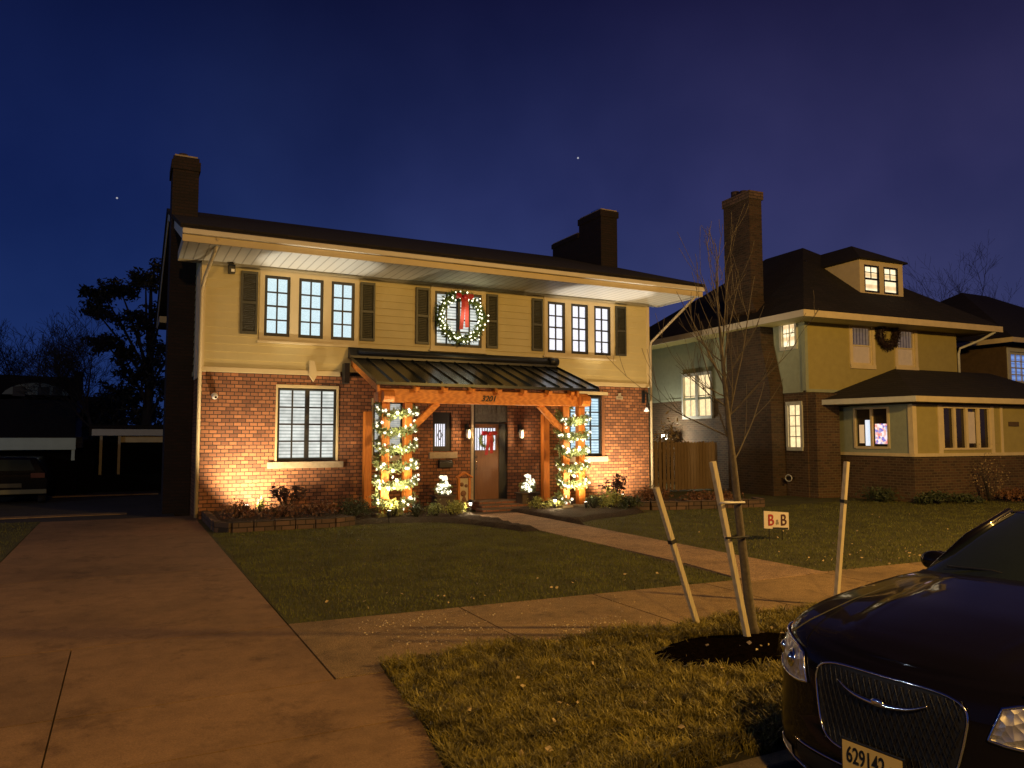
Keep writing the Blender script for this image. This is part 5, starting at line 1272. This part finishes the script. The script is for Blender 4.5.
# bonnet / deck: strips between right and left shoulder points
K = 36; m = len(ss); rows = []
for s in ss:
    a = surf(s, 1.0, 1); x = a.x; row = []
    cr = interp([(-5.05,.0),(-4.4,.06),(-3.5,.06),(-1.9,.065),(-.8,.060),(-.3,.045),(-.16,.012),(0,0)], x)
    for k in range(K+1):
        u = -1+2*k/K; y = a.y*u; z = a.z+cr*(1-abs(u)**2.2)
        cz = .020*max(0, 1-abs(abs(y)-(.34+.10*-x))/.035)*min(1, max(0, (-.2-x)/.3)) if (-1.7 < x < -.2) else 0
        cz += .012*max(0, min(1, ((.34+.10*-x)-abs(y))/.04))*min(1, max(0, (-.2-x)/.3)) if (-1.7 < x < -.2) else 0
        row.append((x, -y, z+cz))
    rows.append(row)
tv = [p for r in rows for p in r]; tf = []
for i in range(m-1):
    for k in range(K): tf.append((i*(K+1)+k, i*(K+1)+k+1, (i+1)*(K+1)+k+1, (i+1)*(K+1)+k))
mb.add(tv, tf, True)
bv = [tuple(surf(s, 0, sd)) for s, sd in loop]; mb.add(bv, [tuple(range(len(bv)))], False)
body = mb.build('body', M['carpaint'], CAR)
bm = bmesh.new(); bm.from_mesh(body.data); bmesh.ops.remove_doubles(bm, verts=bm.verts, dist=.0015); bmesh.ops.recalc_face_normals(bm, faces=bm.faces); bm.to_mesh(body.data); bm.free()
# wheel arches cut from the body
cut = MB()
for x in (-.98, -4.03):
    for sd in (-1, 1): cut.tube([(x, sd*.60, .34), (x, sd*1.1, .34)], .395, 28)
co = cut.build('cutter', M['black'], CAR)
md = body.modifiers.new('b', 'BOOLEAN'); md.object = co; md.operation = 'DIFFERENCE'; md.solver = 'EXACT'
bpy.context.view_layer.update()
me2 = bpy.data.meshes.new_from_object(body.evaluated_get(bpy.context.evaluated_depsgraph_get()))
if len(me2.polygons) > 500: body.modifiers.clear(); body.data = me2
else: body.modifiers.clear()
bpy.data.objects.remove(co)
def patch(name, s0, s1, h0, h1, push, mat, parent, side, ns=8, nh=5, shape=None, thick=True):
    """surface patch following the body, pushed outwards; shape(u,v)->(s,h) optional"""
    mb = MB(); vs = []
    for j in range(nh+1):
        for i in range(ns+1):
            u, v = i/ns, j/nh
            s, h = shape(u, v) if shape else (s0+(s1-s0)*u, h0+(h1-h0)*v)
            vs.append(surf(s, h, side, push))
    fs = [(j*(ns+1)+i, j*(ns+1)+i+1, (j+1)*(ns+1)+i+1, (j+1)*(ns+1)+i) for j in range(nh) for i in range(ns)]
    mb.add(vs, fs, True); return mb.build(name, mat, parent)
def line_on(name, pts, r, mat, parent, push=.004):
    MB().tube([surf(abs(s), h, 1 if s >= 0 else -1, push) for s, h in pts], r, 8).build(name, mat, parent)
# grille: wide rounded trapezoid around the centre line
def gr_outline(n=48):
    out = []
    for k in range(n):
        a = 2*PI*k/n; c, s_ = math.cos(a), math.sin(a); e = .42
        u = math.copysign(abs(c)**e, c); v = math.copysign(abs(s_)**e, s_)
        hh = .66+.265*v; w = .375+.045*v
        out.append((w*u, hh))
    return out
go = gr_outline()
mb = MB(); c = surf(0, .66, 1, .003); vs = []
for rr in (1.0, .8, .6, .4, .2, .02):
    for y, h in go: vs.append(surf(abs(y)*rr, .66+(h-.66)*rr, 1 if y >= 0 else -1, .004))
n = len(go); mb.add(vs, [(j*n+i, j*n+(i+1)%n, (j+1)*n+(i+1)%n, (j+1)*n+i) for j in range(5) for i in range(n)], True)
gr = mb.build('grille', plain('grille_black', (.004,.004,.005), .6, .1, 8, bmp=0), CAR)
MB().tube([surf(abs(y), h, 1 if y >= 0 else -1, .010) for y, h in go+go[:2]], .006, 8, False).build('chrome_surround', M['chrome'], gr)
mb = MB()
for q in range(-17, 18):
    for sg in (-1, 1):
        pts = []
        for k in range(25):
            h = .40+.52*k/24; y = q*.034+sg*(h-.66)*.30
            lim = (.375+.045*(h-.66)/.265)*.94
            if abs(y) < lim and .41 < h < .915: pts.append(surf(abs(y), h, 1 if y >= 0 else -1, .012))
        if len(pts) > 2: mb.tube(pts, .0022, 4, False)
mb.build('mesh_bars', plain('grille_mesh', (.028,.03,.036), .35, .1, 8, metal=.6, bmp=0), gr)
# winged emblem
mb = MB(); pts = []
for k in range(21):
    u = -1+2*k/20; pts.append(surf(abs(u)*.235, .80-.035*(1-u*u)+.03*abs(u)**3, 1 if u >= 0 else -1, .028))
mb.tube(pts, [.002+.011*(1-abs(-1+2*k/20)**1.5) for k in range(21)], 8)
c = surf(0, .775, 1, .034); mb.ball(tuple(c), .024, 8, (.35,1.6,.8))
mb.build('winged_emblem', M['chrome'], gr)
# headlights
hl_glass, hnt, hp_ = new_mat('headlamp_glass'); hp_.inputs['Base Color'].default_value = (.02,.02,.02,1); hp_.inputs['Roughness'].default_value = .03
_t = node(hnt, 'ShaderNodeBsdfTransparent'); _m = node(hnt, 'ShaderNodeMixShader'); _m.inputs[0].default_value = .14
hnt.links.new(_t.outputs[0], _m.inputs[1]); hnt.links.new(hp_.outputs[0], _m.inputs[2]); hnt.links.new(_m.outputs[0], hnt.nodes['Material Output'].inputs[0])
refl, rnt, rp = new_mat('headlamp_reflector'); rp.inputs['Metallic'].default_value = 1; rp.inputs['Roughness'].default_value = .42; rp.inputs['Base Color'].default_value = (.9,.88,.85,1)
vo = node(rnt, 'ShaderNodeTexVoronoi'); vo.inputs['Scale'].default_value = 24; rnt.links.new(coords(rnt, 'Object'), vo.inputs['Vector']); bump(rnt, rp, vo.outputs[0], .45, .02)
def hl_shape(u, v):
    s = .50+.60*u; lo = .68+.03*u; hi = .955-.035*u-.02*(1-u); 
    c_ = (u-.5)*2; f_ = 1-.30*abs(c_)**3
    mid = (lo+hi)/2; return s+(.06*(v-.5)), mid+(v-.5)*(hi-lo)*f_
for sd in (1, -1):
    o = patch('headlight', 0,0,0,0, .004, refl, CAR, sd, 14, 8, hl_shape)
    MB().tube([surf(*hl_shape(u, v), sd, .009) for u, v in [(k/10,0) for k in range(11)]+[(1,k/5) for k in range(1,6)]+[(1-k/10,1) for k in range(1,11)]+[(0,1-k/5) for k in range(1,6)]], .007, 6, False).build('bezel', M['chrome'], o)
    for u in (.28, .62):
        p = surf(*hl_shape(u, .5), sd, .003); q = surf(*hl_shape(u, .5), sd, .010)
        MB().tube([p, p.lerp(q,.5), q], [.052,.05,.040], 16).ball(tuple(p.lerp(q,-1.5)), .036, 10).build('projector', M['chrome'], o)
    patch('lens', 0,0,0,0, .040, hl_glass, o, sd, 14, 6, hl_shape)
    o = patch('fog_light', .62,.86,.13,.21, .006, refl, CAR, sd, 6, 3)
    line_on('chrome_trim', [(sd*(.50+.04*k), .115+.004*k) for k in range(12)], .007, M['chrome'], o)
# lower intake, bumper line, plate
patch('lower_intake', 0,.55,.12,.28, .003, M['black'], CAR, 1, 8, 3); patch('lower_intake', 0,.55,.12,.28, .003, M['black'], CAR, -1, 8, 3)
line_on('bumper_trim', [(.05*k-.55, .30) for k in range(23)], .005, M['chrome'], CAR)
pl = surf(0, .45, 1); px = .035
MB().box(px, px+.012, -.165, .165, .372, .545).build('plate_frame', M['black'], CAR, .004)
plate = MB().box(px+.012, px+.016, -.153, .153, .380, .533).build('number_plate', plain('plate_lamp_tint', (.62,.46,.16), .45, .08, 10, bmp=.05), CAR)  # yellow street-lamp light is put into the plate colour
PM = Matrix.Translation((px+.0175, 0, .445)) @ Matrix.Rotation(PI/2, 4, 'Z') @ Matrix.Rotation(PI/2, 4, 'X')
text_mesh('629142', .105, .0015, M['black'], 'plate_digits', plate, Matrix.Translation((0,-.030,.028)) @ PM, 0, .64)
text_mesh('26', .058, .0015, M['black'], 'plate_digits', plate, Matrix.Translation((0,.115,.020)) @ PM, 0, .8)
# wheels
for x in (-.98, -4.03):
    for sd in (1, -1):
        w = MB().tube([(x, sd*.70, .34), (x, sd*.72, .34), (x, sd*.90, .34), (x, sd*.92, .34)], [.30,.34,.34,.30], 32).build('wheel', M['tyre'], CAR)
        mb = MB().tube([(x, sd*.915, .34), (x, sd*.925, .34)], .235, 28)
        for k in range(7):
            a = 2*PI*k/7; mb.beam((x, sd*.93, .34), (x+.22*math.cos(a), sd*.93, .34+.22*math.sin(a)), .02, .05, (0,1,0))
        mb.build('rim', M['chrome'], w)
# greenhouse
def ring(z, x0, x1, w0, w1, cor=.22, n=7):
    pts = []
    for k in range(n+1): a = k/n; y = w0*a; pts.append((x0-.16*a**2.4, y, z-.015*a*a))
    for k in range(1, 9): a = k/9; pts.append((x0-.16+(x1+.14-x0+.16)*a, w0+(w1-w0)*a+.02*math.sin(PI*a), z-.015))
    for k in range(n, -1, -1): a = k/n; pts.append((x1+.14*a**2.4, w1*a, z-.015*a*a))
    return pts
def full(r): return r + [(p[0], -p[1], p[2]) for p in reversed(r[1:-1])]
base = full(ring(1.085, -1.66, -4.6, .80, .76)); top = full(ring(1.455, -2.44, -3.85, .60, .56)); n = len(base)
lv = []
for k in range(5):
    t = k/4; lv.append([tuple(Vector(a).lerp(Vector(b), t)+Vector((0,0,.035*math.sin(PI*t)))*.6) for a, b in zip(base, top)])
mb = MB(); mb.add([p for l in lv for p in l], [(j*n+i, j*n+(i+1)%n, (j+1)*n+(i+1)%n, (j+1)*n+i) for j in range(4) for i in range(n)], True)
gh = mb.build('window_glass', M['glass_dark'], CAR)
rt = MB(); vs = [(p[0]*1.0, p[1]*1.02, p[2]) for p in top]; c = (-2.95, 0, 1.495)
mid = [((p[0]-c[0])*.6+c[0], p[1]*.6, 1.485) for p in top]
rt.add(vs+mid+[c], [(i, (i+1)%n, n+(i+1)%n, n+i) for i in range(n)]+[(n+i, n+(i+1)%n, 2*n) for i in range(n)], True)
rt.build('roof', M['carpaint'], CAR)
for sd in (1, -1):
    for bi, nm, r_ in ((7,'pillar',.032),(8+4,'pillar',.03),(17,'pillar',.07)):
        b_ = Vector((base[bi][0], abs(base[bi][1])*sd, base[bi][2])); t__ = Vector((top[bi][0], abs(top[bi][1])*sd, top[bi][2])); mm = (b_+t__)/2+Vector((0,0,.02))
        MB().tube([b_-Vector((0,0,.05)), mm, t__], r_, 8).build(nm, M['carpaint'], CAR)
    # belt filler between glass and shoulder
    mbx = MB(); vs = []
    for k in range(7, 18):
        b_ = base[k]; s_ = Vector((b_[0], .875*sd, interp(SHZ, b_[0])-.002)); vs += [(b_[0], b_[1]*sd, b_[2]+.004), tuple(s_)]
    mbx.add(vs, [(2*i,2*i+1,2*i+3,2*i+2) for i in range(10)], True); mbx.build('belt_panel', M['carpaint'], CAR)
    # mirror
    w = MB().ball((-2.24, sd*.96, 1.08), .10, 12, (.75,1.05,.70)).tube([(-2.16, sd*.86, 1.04), (-2.23, sd*.94, 1.05)], [.03,.025], 8).build('mirror', M['carpaint'], CAR)
    MB().tube([(-2.315, sd*.96, 1.08), (-2.322, sd*.96, 1.08)], .065, 14).build('mirror_glass', M['chrome'], w)
    MB().box(-2.95,-2.78,sd*.945-.01,sd*.945+.01,.84,.87).build('door_handle', M['chrome'], CAR)
# cowl and wipers
mb = MB(); cv = []
for k in range(-7, 8):
    u = k/7; b_ = base[abs(k)]; cv += [(b_[0]+.012, b_[1]*(1 if u >= 0 else -1), b_[2]+.01), (b_[0]+.10, u*.84, 1.055-.02*u*u)]
mb.add(cv, [(2*i,2*i+1,2*i+3,2*i+2) for i in range(14)], True); mb.build('cowl', M['black'], CAR)
for y0_, y1_ in ((.55, -.05), (-.05, -.62)): MB().tube([(-1.74, y0_, 1.115), (-1.78, (y0_+y1_)/2, 1.135), (-1.78, y1_, 1.125)], .007, 6).build('wiper', M['black'], CAR)
# bonnet shut lines
for sd in (1, -1):
    pts = []
    for k in range(18):
        x = -.17-1.45*k/17; y = sd*(.60+.13*k/17)
        a = None
        zt = interp(SHZ, x); cr = interp([(-1.9,.065),(-.8,.060),(-.3,.045),(-.16,.012),(0,0)], x); ya = .86
        pts.append((x, y, zt+cr*(1-abs(y/ya)**2.2)-.002))
    MB().tube(pts, .004, 5, False).build('bonnet_gap', M['tyre'], CAR)

# ------------------------------------------------------------------ lights
lamp('street_light_warm_right', 'POINT', (14.0, .8, 7.5), 6800, SOD, .25)
lamp('street_light_warm_left', 'POINT', (-1.0, -5.5, 8.0), 3400, SOD, .25)
lamp('street_light_cool_left', 'POINT', (-20, 12, 7), 1300, COOL, .25)
lamp('uplight_left_wash', 'SPOT', U1, 800, WARM, .04, (3.05, 20.0, 1.35), 124, .7)
lamp('uplight_left', 'SPOT', U1, 1300, (1,.9,.72), .04, (4.2, 19.1, 6.3), 30, .5)
lamp('uplight_left_posts', 'SPOT', U2, 300, WARM, .04, (5.9, 17.9, 2.2), 140, .8)
lamp('uplight_right_wash', 'SPOT', U3, 900, WARM, .04, (13.9, 19.9, 1.6), 124, .7)
lamp('uplight_right', 'SPOT', U3, 1500, (1,.9,.78), .04, (12.9, 19.1, 6.3), 32, .5)
lamp('uplight_right_posts', 'SPOT', U4, 300, WARM, .04, (11.0, 17.9, 2.2), 140, .8)
for x, y in ((7.80, 17.6), (10.17, 17.44)): lamp('path_lamp', 'POINT', (x, y, .27), 22, WARM, .03)
for x in (10.43, 8.72): lamp('lantern_lamp', 'POINT', (x, 19.72, 2.06), 22, (1,.7,.38), .04)
lamp('wreath_glow', 'POINT', (8.47, 19.35, 5.4), 14, (1,.95,.55), .3)
lamp('garden_lamp_light', 'POINT', (19.75, 25.2, 2.0), 220, (1,.9,.7), .08)

# ------------------------------------------------------------------ render settings
scene.view_settings.view_transform = 'Standard'; scene.view_settings.look = 'None'; scene.view_settings.gamma = 1; scene.view_settings.exposure = 0
scene.cycles.use_denoising = True
try: scene.cycles.denoiser = 'OPENIMAGEDENOISE'
except Exception: pass
scene.cycles.max_bounces = 5; scene.cycles.diffuse_bounces = 3; scene.cycles.glossy_bounces = 3; scene.cycles.transmission_bounces = 4
scene.cycles.use_light_tree = True; scene.cycles.sample_clamp_indirect = 4
scene.cycles.caustics_reflective = False; scene.cycles.caustics_refractive = False
